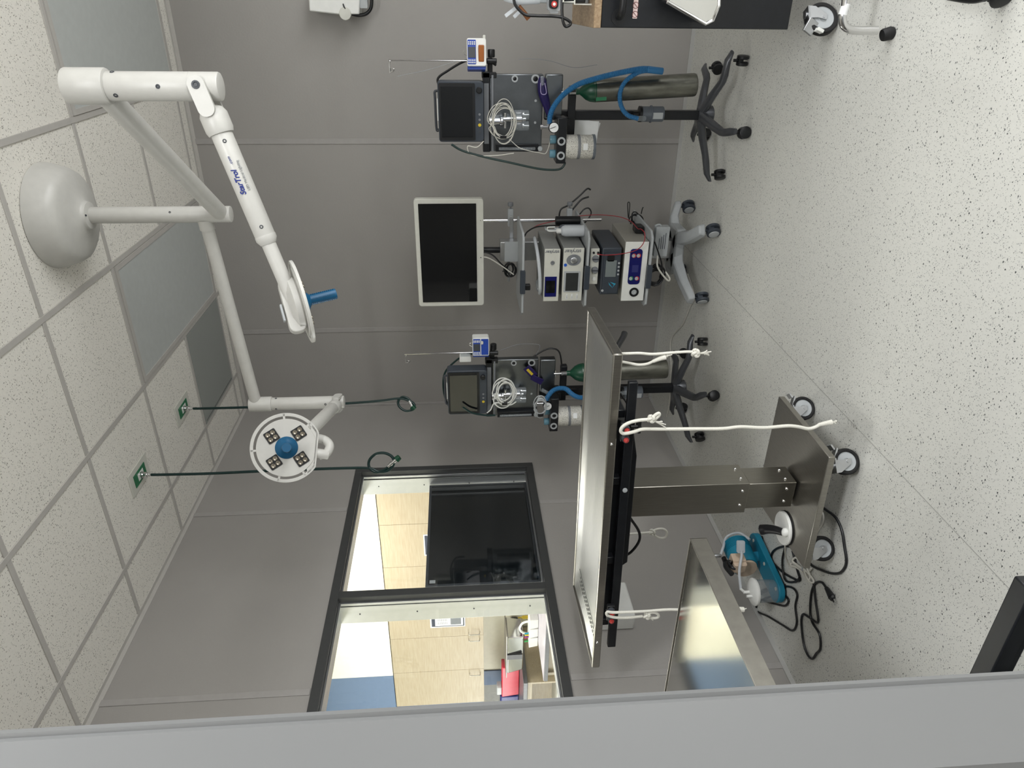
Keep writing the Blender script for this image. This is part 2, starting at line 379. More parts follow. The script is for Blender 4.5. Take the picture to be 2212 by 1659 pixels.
# ceiling grid
GX = [.29 + .6096 * k for k in range(8)]; GY = [-.118 - .603 * k for k in range(13)]
fixt = {(1, 0), (3, 0)}
k = 30
zt = H - .006
def bar(a, b):
    global k
    mb = MB(); mb.bb(a, b); struct('trim_%d' % k, mb, TBAR, .001); k += 1
for x in GX: bar((x - .012, -8, zt), (x + .012, -.02, H))
for j, y in enumerate(GY):
    xs = [0] + GX + [5]
    for i in range(len(xs) - 1):
        if j == 1 and i in (2, 4): continue       # long fixtures run across here
        bar((xs[i] + .012, y - .012, zt + .001), (xs[i + 1] - .012, y + .012, H))
mb = MB(); mb.bb((0, -.022, H - .004), (5, -.003, H)); mb.bb((0, -.003, H - .024), (5, 0, H)); struct('trim_25', mb, TBAR)
mb = MB(); mb.bb((.003, -8, H - .004), (.022, -.022, H)); mb.bb((0, -8, H - .024), (.003, -.003, H)); struct('trim_26', mb, TBAR)
# unlit 2x4 fixtures
for (x0, x1, lab) in ((GX[1], GX[2], 'unlit grey rectangular ceiling light panel between the lamp mount and the left wall'), (GX[3], GX[4], 'unlit grey rectangular ceiling light panel behind the upright tube of the nearer lamp')):
    cx = (x0 + x1) / 2; t = thing('ceiling_light', (cx, (GY[0] + GY[2]) / 2, H), lab, 'ceiling light', 'unlit ceiling light panels')
    mb = MB(); a, b, c, d = x0 + .014, x1 - .014, GY[2] + .014, GY[0] - .014
    mb.bb((a, c, H - .010), (a + .022, d, H)); mb.bb((b - .022, c, H - .010), (b, d, H)); mb.bb((a + .022, c, H - .010), (b - .022, c + .022, H)); mb.bb((a + .022, d - .022, H - .010), (b - .022, d, H))
    mb.build('frame', TBAR, t)
    mb = MB(); mb.bb((a + .02, c + .02, H - .007), (b - .02, d - .02, H)); mb.build('diffuser', DIFF, t)
# return grille
t = thing('ceiling_air_grille', ((GX[0] + GX[1]) / 2, (GY[0] + GY[1]) / 2, H), 'grey finely perforated square air grille in the far left ceiling corner', 'vent')
a, b, c, d = GX[0] + .014, GX[1] - .014, GY[1] + .014, GY[0] - .014
mb = MB(); mb.bb((a, c, H - .007), (b, d, H)); mb.build('perforated_panel', mat('perforated_grille', (150, 154, 150), .45, noise=.12, nscale=300), t)
mb = MB()
for i in range(44): q = c + .02 + i * (d - c - .04) / 43; mb.bb((a + .012, q - .003, H - .0075), (a + .019, q + .003, H - .006))
mb.build('edge_slot', BLACK, t)

# ------------------------------------------------------------------ window
mb = MB()
F = .05
def frame(mb, x0, x1, y0, y1, z0, z1, wd):
    mb.bb((x0, y0, z0), (x1, y0 + wd, z1)); mb.bb((x0, y1 - wd, z0), (x1, y1, z1)); mb.bb((x0, y0 + wd, z0), (x1, y1 - wd, z0 + wd)); mb.bb((x0, y0 + wd, z1 - wd), (x1, y1 - wd, z1))
frame(mb, -.02, .012, WY0, WY1, WZ0, WZ1, .042)
frame(mb, -.14, -.02, WY0, WY1, WZ0, WZ1, .012)
MUL = -1.862
mb.bb((-.06, MUL - .022, WZ0 + .04), (.012, MUL + .022, WZ1 - .04))
win = tag(mb.build('window_1', DFRAME, bevel=.002), kind='structure')
mb = MB()
for y0, y1 in ((WY0 + .042, MUL - .022), (MUL + .022, WY1 - .042)):
    frame(mb, -.035, -.02, y0, y1, WZ0 + .042, WZ1 - .042, .010)
    frame(mb, -.16, -.05, y0 - .004, y1 + .004, WZ0 + .034, WZ1 - .034, .006)
mb.bb((-.15, MUL - .018, WZ0 + .03), (-.06, MUL + .018, WZ1 - .03))
mb.build('window_liner', ALU, win, .001)
mb = MB()
for y1 in (WY1 - .060, MUL - .040):
    for q in range(4): mb.sph((-.10, y1 + .016, 1.08 + q * .28), .004, 8)
mb.build('screw', DGREY, win)
mb = MB(); mb.bb((-.046, WY0 + .05, WZ0 + .05), (-.042, MUL - .024, WZ1 - .05)); mb.bb((-.046, MUL + .024, WZ0 + .05), (-.042, WY1 - .05, WZ1 - .05)); mb.build('window_pane', PANE, win)
t = thing('tinted_panel', (-.11, -1.29, 1.0), 'dark tinted reflective panel covering the lower part of the far window bay', 'window panel')
mb = MB(); mb.bb((-.108, -1.715, 1.012), (-.100, -.866, 1.598)); mb.build('dark_glass', DPANE, t)
mb = MB(); frame(mb, -.114, -.096, -1.725, -.856, 1.004, 1.606, .014); mb.build('panel_frame', DGREY, t, .001)
mb = MB(); mb.bb((-.1, -1.70, 1.555), (-.0985, -1.678, 1.585)); mb.build('sticker', LGREY, t)

# ------------------------------------------------------------------ neighbouring room seen through the window
NY = .40
mb = MB(); mb.bb((-3.38, NY, 0), (-.12, NY + .1, H)); struct('wall_neighbour', mb, CREAM)
mb = MB(); mb.bb((-6, NY, 0), (-3.38, NY + .1, H)); struct('wall_neighbour_blue', mb, BLUEW)
mb = MB(); mb.bb((-6.1, -5, 0), (-6, .5, H)); struct('wall_neighbour_left', mb, CREAM)
mb = MB(); mb.bb((-6, -5.1, 0), (-.12, -5, H)); struct('wall_neighbour_near', mb, CREAM)
XS = pY(780, 1463, .06).x
mb = MB(); mb.bb((XS, .06, 2.085), (-.12, NY, H)); struct('trim_80', mb, CREAM)
mb = MB(); mb.bb((-6, .06, 2.085), (XS, NY, H)); struct('trim_81', mb, BLUEW)
CY = .06
DX = [-.70, -1.15, -1.60, -2.02, -2.44, -2.88, -3.34]
def handle(mb, x, y, z0, z1):
    mb.tube([(x, y, z0), (x, y - .028, z0 + .004), (x, y - .032, z0 + .02), (x, y - .032, z1 - .02), (x, y - .028, z1 - .004), (x, y, z1)], .0045, 8, 4)
cabs = [((0, 1), 'pale wood wall cabinet seen through the far window bay, above the tinted panel'),
        ((2, 3), 'pale wood wall cabinet behind the window mullion with a printed notice on it'),
        ((4, 5), 'pale wood wall cabinet at the left end, seen through the near window bay')]
for (i, j), lab in cabs:
    xa, xb = DX[j + 1], DX[i]
    t = thing('wall_cabinet', ((xa + xb) / 2, NY, 1.25), lab, 'cabinet', 'upper cabinets in the next room')
    mb = MB(); mb.bb((xa, CY + .02, 1.25), (xb, NY, 2.08)); mb.build('body', WOODC, t)
    for q in (i, j):
        mb = MB(); mb.bb((DX[q + 1] + .0015, CY, 1.252), (DX[q] - .0015, CY + .019, 2.078)); dr = mb.build('door', WOODC, t)
        mb = MB(); hx = DX[q + 1] + .04 if q in (1, 3) else DX[q] - .04
        if q == 5: hx = DX[q] - .05
        handle(mb, hx, CY, 1.285, 1.385); mb.build('handle', CHROME, dr)
# notices
def notice(x0, x1, z0, z1, lab, rows):
    t = thing('notice', ((x0 + x1) / 2, CY, z0), lab, 'notice')
    mb = MB(); mb.bb((x0, CY - .003, z0), (x1, CY - .001, z1)); mb.build('sheet', PAPER, t)
    mb = MB(); y = CY - .0035; w_ = x1 - x0; h_ = z1 - z0
    mb.bb((x0 + .05 * w_, y, z1 - .14 * h_), (x1 - .05 * w_, y + .001, z1 - .04 * h_)); mb.bb((x0 + .04 * w_, y, z0 + .04 * h_), (x0 + .07 * w_, y + .001, z1 - .14 * h_)); mb.bb((x0 + .04 * w_, y, z0 + .03 * h_), (x1 - .04 * w_, y + .001, z0 + .06 * h_))
    mb.build('heading_bar', INK, t)
    mb = MB()
    for r in range(rows):
        zz = z1 - h_ * (.2 + .3 * r / rows)
        for q in range(5): mb.bb((x0 + w_ * (.15 + .15 * q), y, zz - h_ * .012), (x0 + w_ * (.26 + .15 * q), y + .001, zz))
    mb.bb((x0 + .12 * w_, y, z0 + .12 * h_), (x0 + .6 * w_, y + .001, z0 + .42 * h_)); mb.bb((x0 + .7 * w_, y, z0 + .25 * h_), (x1 - .1 * w_, y + .001, z0 + .4 * h_))
    mb.build('printed_table', INKG, t)
A_ = pY(930, 1356, CY); B_ = pY(1004, 1308, CY)
notice(A_.x, B_.x, B_.z, A_.z, 'large printed notice with dark border on the wood cabinet beside the mullion', 9)
A_ = pY(917, 1200, CY); B_ = pY(976, 1152, CY)
notice(A_.x, B_.x, B_.z, A_.z, 'smaller printed notice half hidden behind the dark tinted panel', 7)
# counter run on the left with an open shelf in its end, lower desk in front of it
mb = MB(); mb.bb((-4.2, -.27, .878), (-2.70, NY - .002, .915)); tag(mb.build('worktop', COUNT, bevel=.003), 'dark grey laminate worktop carrying the steel basin, left end of the next room', 'worktop')
t = thing('base_cabinet', (-3.3, .05, 0), 'pale wood base cabinet with an open shelf in its end, under the dark worktop', 'cabinet')
mb = MB(); mb.bb((-2.74, -.25, .0), (-2.72, NY - .02, .876)); mb.bb((-4.2, -.25, .0), (-4.18, NY - .02, .876)); mb.bb((-4.18, -.25, .836), (-2.74, NY - .02, .876)); mb.bb((-4.18, .2, 0), (-2.74, .22, .836)); mb.bb((-4.18, -.25, .40), (-2.74, .2, .42)); mb.build('body', WOODC, t, .001)
mb = MB(); mb.bb((-3.35, -.2, .422), (-2.95, .1, .60)); t = thing('storage_bin', (-3.1, -.05, .42), 'white bin inside the open shelf of the base cabinet', 'bin'); mb.build('bin_body', WPLAS, t, .01)
t = thing('low_desk', (-1.2, -.2, 0), 'lower pale wood desk with a grey edge band just beyond the window sill', 'desk')
mb = MB(); mb.bb((-2.20, -.66, .768), (-.14, NY - .02, .798)); mb.build('edge_band', COUNT, t, .001)
mb = MB(); mb.bb((-2.198, -.655, .798), (-.142, NY - .02, .802)); mb.build('desk_top', mat('lavender_laminate', (176, 172, 180), .45), t)
mb = MB(); mb.bb((-2.18, -.62, 0), (-2.15, NY - .03, .768)); mb.bb((-2.15, -.60, .1), (-.14, -.58, .768)); mb.bb((-1.2, -.58, 0), (-1.17, NY - .03, .768)); mb.build('desk_body', WOODC, t)
xa, xb = pY(1065, 1477, NY).x, pY(1065, 1447, NY).x
mb = MB(); mb.bb((xa, NY - .012, .90), (xb, NY, 1.25)); struct('trim_82', mb, mat('blue_tile_band', (52, 78, 112), .5))
mb = MB(); mb.bb((-5.2, NY - .012, .90), (xa, NY, 1.25)); struct('trim_83', mb, mat('grey_tile_band', (112, 112, 108), .5))
zc_ = .917
def onY(x, y, Y): return pY(x, y, Y)
BY = -.20
xa, xb = onY(1105, 1451, BY).x, onY(1105, 1374, BY).x; zt_ = onY(1095, 1410, BY).z
t = thing('steel_basin', ((xa + xb) / 2, BY + .1, zc_), 'stainless steel rectangular basin on the dark worktop', 'basin')
mb = MB(); mb.hexa([(xa + .02, BY, zc_), (xb - .02, BY, zc_), (xb - .02, BY + .2, zc_), (xa + .02, BY + .2, zc_), (xa, BY - .02, zt_), (xb, BY - .02, zt_), (xb, BY + .22, zt_), (xa, BY + .22, zt_)]); mb.build('bowl', STEELP, t, .01)
mb = MB(); mb.bb((xa - .035, BY - .035, zt_), (xb + .035, BY + .235, zt_ + .008)); mb.build('rim', STEELB, t, .003)
mb = MB(); mb.bb(((xa + xb) / 2 - .035, BY - .028, zc_ + .01), ((xa + xb) / 2 + .02, BY - .01, zt_)); mb.build('clip', BLACK, t)
RYY = .08
xa, xb = onY(1105, 1503, RYY).x, onY(1105, 1440, RYY).x; zt_ = onY(1084, 1470, RYY).z
t = thing('sharps_container', ((xa + xb) / 2, RYY + .05, zc_), 'red plastic sharps container beside the steel basin', 'container')
mb = MB(); mb.hexa([(xa + .01, RYY, zc_), (xb - .01, RYY, zc_), (xb - .01, RYY + .09, zc_), (xa + .01, RYY + .09, zc_), (xa, RYY - .01, zt_), (xb, RYY - .01, zt_), (xb, RYY + .1, zt_), (xa, RYY + .1, zt_)]); mb.build('tub', REDBIN, t, .008)
mb = MB(); mb.bb((xa + .02, RYY, zt_), (xa + .12, RYY + .08, zt_ + .045)); mb.build('lid', FROST, t, .006)
mb = MB(); mb.bb((xa - .30, RYY, zc_), (xa - .01, RYY + .12, zt_ + .01)); tag(mb.build('plastic_bin', NAVYB, bevel=.01), 'dark blue plastic bin left of the red sharps container', 'bin')
xa, xb = onY(1110, 1372, .33).x, onY(1110, 1342, .33).x
mb = MB(); mb.bb((xa, .30, zc_), (xb, NY - .02, onY(1103, 1355, .33).z)); tag(mb.build('electronics_box', BLACK, bevel=.004), 'small black box on the worktop at the right end of the steel basin', 'box')
# caddy with pens on the desk
DZ = .803; cy = -.20
xs_ = [pY(1150, q, cy).x for q in (1385, 1365, 1346, 1326)]
t = thing('supply_caddy', ((xs_[0] + xs_[3]) / 2, cy, DZ), 'white plastic caddy with a loop handle full of coloured pens', 'caddy')
zh = pY(1142, 1350, cy).z
mb = MB()
for a, b in zip(xs_, xs_[1:]): mb.hexa([(a + .006, cy - .06, DZ), (b - .006, cy - .06, DZ), (b - .006, cy + .06, DZ), (a + .006, cy + .06, DZ), (a + .001, cy - .07, zh), (b - .001, cy - .07, zh), (b - .001, cy + .07, zh), (a + .001, cy + .07, zh)])
mb.build('tray', WPLAS, t, .004)
mb = MB(); xm = xs_[1] + .05; mb.tube([(xm - .07, cy, zh - .01), (xm - .05, cy, zh + .05), (xm, cy, zh + .075), (xm + .06, cy, zh + .05), (xm + .08, cy, zh - .01)], .009); mb.build('handle', WPLAS, t)
cols = [('green', mat('pen_green', (40, 140, 70))), ('red', REDK), ('dark blue', INKB), ('purple', mat('pen_purple', (110, 40, 130))), ('yellow', YELL), ('turquoise', mat('pen_teal', (30, 140, 160)))]
for i in range(6):
    a = V(xs_[0] + .02 + .022 * i, cy + random.uniform(-.03, .03), zh - .01)
    mb = MB(); mb.cyl(a, a + V(random.uniform(-.01, .01), 0, .045), .007, seg=8); tag(mb.build('pen', cols[i][1]), cols[i][0] + ' capped pen standing in the white caddy', 'pen', 'pens in the white caddy')
for i, (q0, q1, lab) in enumerate(((1326, 1321, 'white carton with a plum end, directly behind the pen caddy'), (1321, 1315, 'plum and white carton at the far right of the desk'))):
    xa, xb = pY(1150, 1327 - 6 * i, -.06).x + .0, pY(1150, 1317 - 8 * i, -.06).x
    t = thing('carton', ((xa + xb) / 2, -.02, DZ), lab, 'carton', 'small cartons behind the caddy')
    z1_ = pY(1130 - 4 * i, 1320, -.06).z
    mb = MB(); mb.bb((xa, -.06, DZ), (xb - .002, .02, z1_)); mb.build('box', PAPER, t)
    mb = MB(); mb.bb((xa - .001, -.061, z1_ - .05), (xb - .001, .021, z1_ - .015)); mb.build('band', mat('plum_card', (100, 24, 66), .6), t)
xm = pY(1125, 1334, .05).x; hh = pY(1119, 1334, .05).z - DZ; mb = MB(); mb.lathe([(.014, 0), (.016, .01), (.016, hh * .7), (.006, hh * .8), (.006, hh)], (xm, .05, DZ)); tag(mb.build('glue_bottle', YELL), 'yellow bottle behind the pen caddy', 'bottle')
# ================================================================== SURGICAL LAMP
LC = V(1.825, -1.67, H)
t = thing('surgical_light', LC, 'white ceiling-mounted surgical light with a round canopy and two jointed lamp arms', 'surgical light')
mb = MB(); mb.lathe([(.190, 0), (.195, -.003), (.195, -.010), (.189, -.040), (.178, -.075), (.166, -.096), (.150, -.106), (.115, -.114), (.078, -.124), (.056, -.132), (.052, -.136), (.05, -.146), (.036, -.150), (.03, -.15)], LC, (0, 0, 1), 64)
mb.build('canopy', WHITE, t, angle=50)
mb = MB(); mb.lathe([(.186, 0), (.186, -.003)], LC + V(0, 0, .0)); mb.build('gasket', BLACK, t)
mb = MB(); mb.rcyl((LC.x, LC.y, 2.79), (LC.x, LC.y, 2.262), .031, .004, 32)
for z in (2.42, 2.32, 2.275): mb.ring((LC.x, LC.y, z), (0, 0, 1), .0315, .030, .002)
mb.build('drop_tube', WHITE, t)
T1 = V(2.349, -2.337, 0); T2 = V(.952, -1.622, 0)
def dirh(a, b): d = V(b.x - a.x, b.y - a.y, 0); return d.normalized()
z1 = 2.300; d1 = dirh(LC, T1)
mb = MB(); mb.cyl(V(LC.x, LC.y, z1) + d1 * .02, V(T1.x, T1.y, 2.345), .0305, seg=28); mb.build('arm', WHITE, t)
mb = MB(); mb.rcyl((T1.x, T1.y, 2.425), (T1.x, T1.y, 2.315), .0465, .006, 36); mb.build('elbow', WHITE, t)
mb = MB(); mb.rcyl((T1.x, T1.y, 2.32), (T1.x, T1.y, 2.022), .0375, .006, 36); mb.ring((T1.x, T1.y, 2.10), (0, 0, 1), .038, .03, .0015); mb.build('upright_tube', WHITE, t)
def dots(par, pts, r=.006, name='screw'):
    for p, nrm in pts:
        mb = MB(); n_ = Vector(nrm).normalized(); mb.lathe([(r, 0), (r, .0015), (r * .6, .002), (r * .45, .0005)], Vector(p) - n_ * .0006, n_, 14); mb.build(name, DGREY, par)
def toC(p): d = CAM - Vector(p); d.z = 0; return d.normalized()
q = toC(T1); s_ = V(-q.y, q.x, 0)
dots(t, [(V(T1.x, T1.y, 2.175) + q * .0375, q), (V(T1.x, T1.y, 2.29) + (q * .8 - s_ * .6) * .0375, q * .8 - s_ * .6), (V(T1.x, T1.y, 2.295) + (q * .35 + s_ * .93) * .0375, q * .35 + s_ * .93)])
q = toC(LC); dots(t, [(V(LC.x, LC.y, 2.48) + (q + V(q.y, -q.x, 0) * -.3).normalized() * .031, q), (V(LC.x, LC.y, 2.78) + q * .045, q)], .004)
# second arm
d2 = dirh(LC, T2)
mb = MB(); mb.cyl(V(LC.x, LC.y, 2.365) + d2 * .02, V(T2.x, T2.y, 2.315), .0245, seg=28); mb.cyl(V(LC.x, LC.y, 2.365) + d2 * .02, V(LC.x, LC.y, 2.363) + d2 * .06, .028, seg=28); mb.build('arm', WHITE, t)
mb = MB(); mb.rcyl((T2.x, T2.y, 2.345), (T2.x, T2.y, 2.245), .0335, .005, 32); mb.build('elbow', WHITE, t)
mb = MB(); mb.rcyl((T2.x, T2.y, 2.25), (T2.x, T2.y, 1.925), .0285, .004, 32); mb.build('upright_tube', WHITE, t)
q = toC(T2); s_ = V(-q.y, q.x, 0)
dots(t, [(V(T2.x, T2.y, 2.005) + (q * .95 - s_ * .3) * .0285, q * .95 - s_ * .3), (V(T2.x, T2.y, 2.225) + (q * .55 - s_ * .83) * .0285, q * .55 - s_ * .83), (V(T2.x, T2.y, 2.225) + (q * .55 + s_ * .83) * .0285, q * .55 + s_ * .83)], .005)
# lamp arm 1
def fork(mb, p, d, r, side):
    """two cheeks clasping the tube, closing to a sleeve"""
    sd = Vector(side).normalized()
    for k_ in (-1, 1):
        c = p + sd * k_ * (r + .004); mb.rbox(c + d * r * .85, (r * 3.1, .011, r * 1.3), r * .63, d, sd, 8)
    mb.lathe([(r * .55, -.012), (r * .9, -.004), (r * 1.1, .010), (r * 1.1, .05), (r * .98, .062)], p + d * r * 1.9, d, 32)
J1 = V(T1.x, T1.y, 2.075); E1 = pD(657, 706, 2.12); d = (E1 - J1).normalized(); L1 = (E1 - J1).length
side = d.cross(V(0, 0, 1)).normalized()
mb = MB(); fork(mb, J1, d, .0345, side); mb.build('fork', WHITE, t)
mb = MB(); mb.rcyl(J1 + d * .11, J1 + d * L1 * .60, .0290, .004, 32); mb.lathe([(.030, 0), (.030, .012), (.022, .026)], J1 + d * L1 * .595, d, 28); mb.build('spring_arm', WHITE, t)
mb = MB(); mb.cyl(J1 + d * L1 * .61, E1 - d * .02, .0205, seg=28); mb.lathe([(.0215, 0), (.0215, .05), (.018, .06), (.01, .064)], E1 - d * .06, d, 28); mb.build('lamp_arm', WHITE, t)
nd = (CAM - J1); nd = (nd - d * nd.dot(d)).normalized()
dots(t, [(J1 + side * -.045 if side.dot(CAM - J1) < 0 else J1 + side * .045, side if side.dot(CAM - J1) > 0 else -side)], .011, 'pivot_bolt')
dots(t, [(J1 + d * .15 + nd * .0288, nd), (J1 + d * L1 * .56 + nd * .0288, nd), (E1 - d * .06 + nd * .0212, nd)], .0055)
# lettering on the spring arm
ydir = V(0, 0, 1) - d * d.z; ydir = (ydir + nd * .0).normalized()
tn = nd; yy = tn.cross(-d).normalized()
if yy.z < 0: yy = -yy
org = J1 + d * L1 * .425 + tn * .0296
text('lettering', 'StarTrol', .0205, org + yy * .002, -d, yy, INKB, t, shear=.25, off=.0006)
text('lettering', '.com', .0115, org + yy * .004 - d * .084, -d, yy, INKB, t, shear=.25)
text('lettering', 'LED Medical Lighting', .0098, org - yy * .013 - d * .008, -d, yy, INKG, t)
# lamp heads
def lamp_head(par, c, nrm, down, R=.125):
    """round head: nrm = light direction, down = side with the flat cut"""
    N = Vector(nrm).normalized(); D = Vector(down); D = (D - N * D.dot(N)).normalized(); S = N.cross(D)
    def pt(a, r, cut=.112): 
        x, y = r * math.cos(a), r * math.sin(a)
        return (min(x, cut), y)
    def w(x, y, h): return c + D * x + S * y + N * h
    mb = MB(); ns = 72
    ri = .104
    p = [w(*pt(2 * PI * i / ns, ri, .099), -.006) for i in range(ns)]; mb.prism(p, N * .012)
    vs = []; fs = []
    for i in range(ns):
        a = 2 * PI * i / ns
        for r_, h, cut in ((R - .012, -.005, .098), (R, -.005, .108), (R, .004, .108), (R - .012, .004, .098)): vs.append(w(*pt(a, r_, cut), h))
    for i in range(ns):
        for q in range(4): a_, b_ = i * 4, ((i + 1) % ns) * 4; fs.append((a_ + q, b_ + q, b_ + (q + 1) % 4, a_ + (q + 1) % 4))
    mb.add(vs, fs)
    for a in (math.radians(k_) for k_ in (52, 100, 190, 262, 308)):
        c0 = w((ri + .008) * math.cos(a), (ri + .008) * math.sin(a), 0); mb.box(c0, (.024, .008, .008), D * math.cos(a) + S * math.sin(a), D * -math.sin(a) + S * math.cos(a))
    # solid flank near the flat side
    mb.prism([w(*pt(math.radians(a), R - .004, .104), -.005) for a in range(-48, 49, 6)] + [w(.06, 0, -.005)], N * .009)
    head = mb.build('lamp_head', WHITE, par, .001, angle=30)
    mb = MB(); mb.lathe([(.075, 0), (.08, -.006), (.078, -.022), (.05, -.034), (.02, -.036)], c - N * .005, N, 40); mb.build('back_housing', WHITE, head)
    rot = math.radians(38)
    for a in (45, 135, 225, 315):
        an = math.radians(a) + rot - PI / 4 + math.radians(18); cc = w(.066 * math.cos(an), .066 * math.sin(an), .0065)
        ux = (D * math.cos(rot) + S * math.sin(rot)); uy = N.cross(ux)
        mb = MB(); mb.rbox(cc, (.044, .004, .044), .004, ux, -N); md = mb.build('led_module', BLACK, head)
        for ii in (-1, 1):
            for jj in (-1, 1):
                mb = MB(); mb.lathe([(.0085, 0), (.0085, .002), (.006, .004), (.002, .003)], cc + N * .002 + ux * ii * .0095 + uy * jj * .0095, N, 14); mb.build('lens', mat('led_lens', (150, 142, 128), .12, .6), md)
    mb = MB(); mb.lathe([(.038, 0), (.040, .002), (.038, .005), (.026, .012), (.018, .018), (.016, .02)], c + N * .006, N, 36); hb = mb.build('handle_hub', TEAL, head)
    mb = MB(); mb.lathe([(.0165, 0), (.0165, .078), (.0155, .082), (.010, .082)], c + N * .022, N, 12)
    for i in range(12):
        for a in (0, 1.05, 2.1, 3.14, 4.2, 5.2): mb.box(c + N * (.03 + i * .006) + (D * math.cos(a) + S * math.sin(a)) * .0165, (.003, .003, .0028), D * math.cos(a) + S * math.sin(a), N)
    mb.build('grip', TEAL, hb)
    return head
RV = V(.879, .476, -.026)
v1 = (pD(649, 650, 2.12) - CAM).normalized()
N1 = (V(0, 0, -1) + RV * .24 + V(v1.x, v1.y, 0) * .30).normalized()
H1 = pD(652, 652, 2.12)
lamp_head(t, H1, N1, V(v1.x, v1.y, 0))
# box housing + driver behind head 1
axl = (pD(673, 737, 2.12) - pD(625, 562, 2.12)).normalized()
mb = MB(); mb.rbox(H1 - N1 * .030 + axl * .005, (.165, .05, .05), .02, axl, N1.cross(axl)); mb.build('driver_housing', WHITE, t, .003)
mb = MB(); mb.box(H1 - N1 * .062 + axl * .02, (.05, .03, .006), axl, N1.cross(axl)); mb.build('vent_plate', LGREY, t, .001)
# lamp arm 2
J2 = V(T2.x, T2.y, 1.95); H2 = pD(619, 967, 2.56); N2 = (CAM - H2).normalized()
M2 = pD(668, 932, 2.78); dd = (M2 - J2).normalized(); sd2 = dd.cross(V(0, 0, 1)).normalized()
mb = MB(); fork(mb, J2, dd, .026, sd2); mb.build('fork', WHITE, t)
mb = MB(); mb.rcyl(J2 + dd * .08, M2, .026, .004, 28); mb.build('spring_arm', WHITE, t)
text('lettering', 'StarTrol', .017, J2.lerp(M2, .55) + (CAM - J2).normalized() * .0275 + V(0, 0, .0), -dd if dd.dot(MD) < 0 else dd, V(0, 0, 1), INKB, t, shear=.25)
mb = MB(); E2 = pD(676, 944, 2.64)
mb.tube([M2 + (J2 - M2).normalized() * .03, M2, E2, pD(700, 950, 2.64), pD(712, 962, 2.63), pD(706, 978, 2.62), pD(690, 984, 2.62)], .0165, 16, 6); mb.build('yoke', WHITE, t)
mb = MB(); a = pD(704, 983, 2.62); mb.rcyl(a + V(0, 0, -.01), a + (H2 - a) * .35, .018, .004); mb.cyl(a, H2 - N2 * .02, .012); mb.build('yoke_cap', WHITE, t)
lamp_head(t, H2, N2, V(0, 0, -1) + RV * -.10)

# ------------------------------------------------------------------ gas hoses from the ceiling
def gas_hose(x, y, px_list, Yp, lab, coil):
    t = thing('ceiling_gas_hose', (x, y, H), lab, 'gas hose', 'green gas hoses hanging from the ceiling')
    mb = MB(); mb.box((x, y, H - .003), (.12, .205, .006)); mb.build('ceiling_plate', OFFW, t, .002)
    mb = MB(); mb.box((x, y, H - .0075), (.062, .125, .003)); mb.build('label_plate', GREEN, t)
    mb = MB(); mb.box((x, y + .004, H - .0092), (.036, .06, .002)); mb.build('outlet', WPLAS, t)
    mb = MB(); mb.cyl((x, y, H - .009), (x, y, H - .02), .016); mb.cyl((x, y, H - .02), (x, y, H - .05), .009); mb.lathe([(.013, 0), (.013, -.015)], (x, y, H - .025), (0, 0, 1), 6); mb.cyl((x, y, H - .045), (x, y, H - .075), .0075); mb.build('fitting', CHROME, t)
    pts = [V(x, y, H - .06)] + [pD(a, b, Yp[0] + (Yp[1] - Yp[0]) * i / max(1, len(px_list) - 1)) for i, (a, b) in enumerate(px_list)]
    mb = MB(); mb.tube(pts, .0068, 10, 8); mb.build('hose', GREENH, t)
    c0, c1, c2 = coil
    a, b, c = pD(*c0, Yp[1]), pD(*c1, Yp[1]), pD(*c2, Yp[1])
    mb = MB(); mb.cyl(a, b, .0085); mb.cyl(a.lerp(b, .3), a.lerp(b, .5), .011); mb.cyl(a.lerp(b, .7), b, .010); mb.build('connector', CHROME, t)
    mb = MB(); mb.cyl(b, c, .016, .013); mb.build('cap', DGREEN, t)
def depth(p): return (Vector(p) - CAM).dot(MF)
D1 = depth((.565, -1.588, H)); D2 = depth((.565, -.967, H))
gas_hose(.565, -1.588, [(340, 1025.5), (450, 1023), (560, 1018), (660, 1014), (760, 1011), (800, 1012), (818, 1019), (838, 1017), (850, 1003), (848, 988), (832, 979), (812, 981), (798, 994), (798, 1010), (812, 1020), (828, 1016), (840, 1008)], (D1, D1),
         'dark green gas hose hanging nearer the window, its looped end over the window corner', ((838, 1008), (856, 993), (863, 987)))
gas_hose(.565, -.967, [(430, 882.5), (530, 880), (640, 876), (740, 872), (820, 866), (862, 861), (884, 866), (895, 874), (892, 884), (878, 888), (864, 880), (860, 868), (868, 858), (880, 860), (888, 868)], (D2, D2),
         'dark green gas hose hanging farther back, behind the second lamp upright', ((884, 866), (890, 878), (896, 884)))

# ================================================================== ANAESTHESIA CARTS
def caster_twin(par, p, r=.028, wdt=.044, rim=BLACK, cap=None, yaw=0, name='caster'):
    a = V(math.cos(yaw), math.sin(yaw), 0); p = Vector(p)
    mb = MB()
    for s_ in (-1, 1): mb.lathe([(r * .82, 0), (r, .003), (r, wdt * .32), (r * .82, wdt * .38)], p + a * s_ * wdt * .12, a * s_, 24)
    mb.box(p + V(0, 0, r * .45), (wdt * .35, r * 1.3, r * .8), a, V(-a.y, a.x, 0))
    mb.cyl(p + V(0, 0, r * .5), p + V(0, 0, r * 1.55), .007); o = mb.build(name, rim, par)
    if cap:
        mb = MB()
        for s_ in (-1, 1): mb.lathe([(r * .75, 0), (r * .7, .003), (r * .3, .005)], p + a * s_ * (wdt * .12 + wdt * .38), a * s_, 24)
        mb.build('wheel_cap', cap, o)
    return o
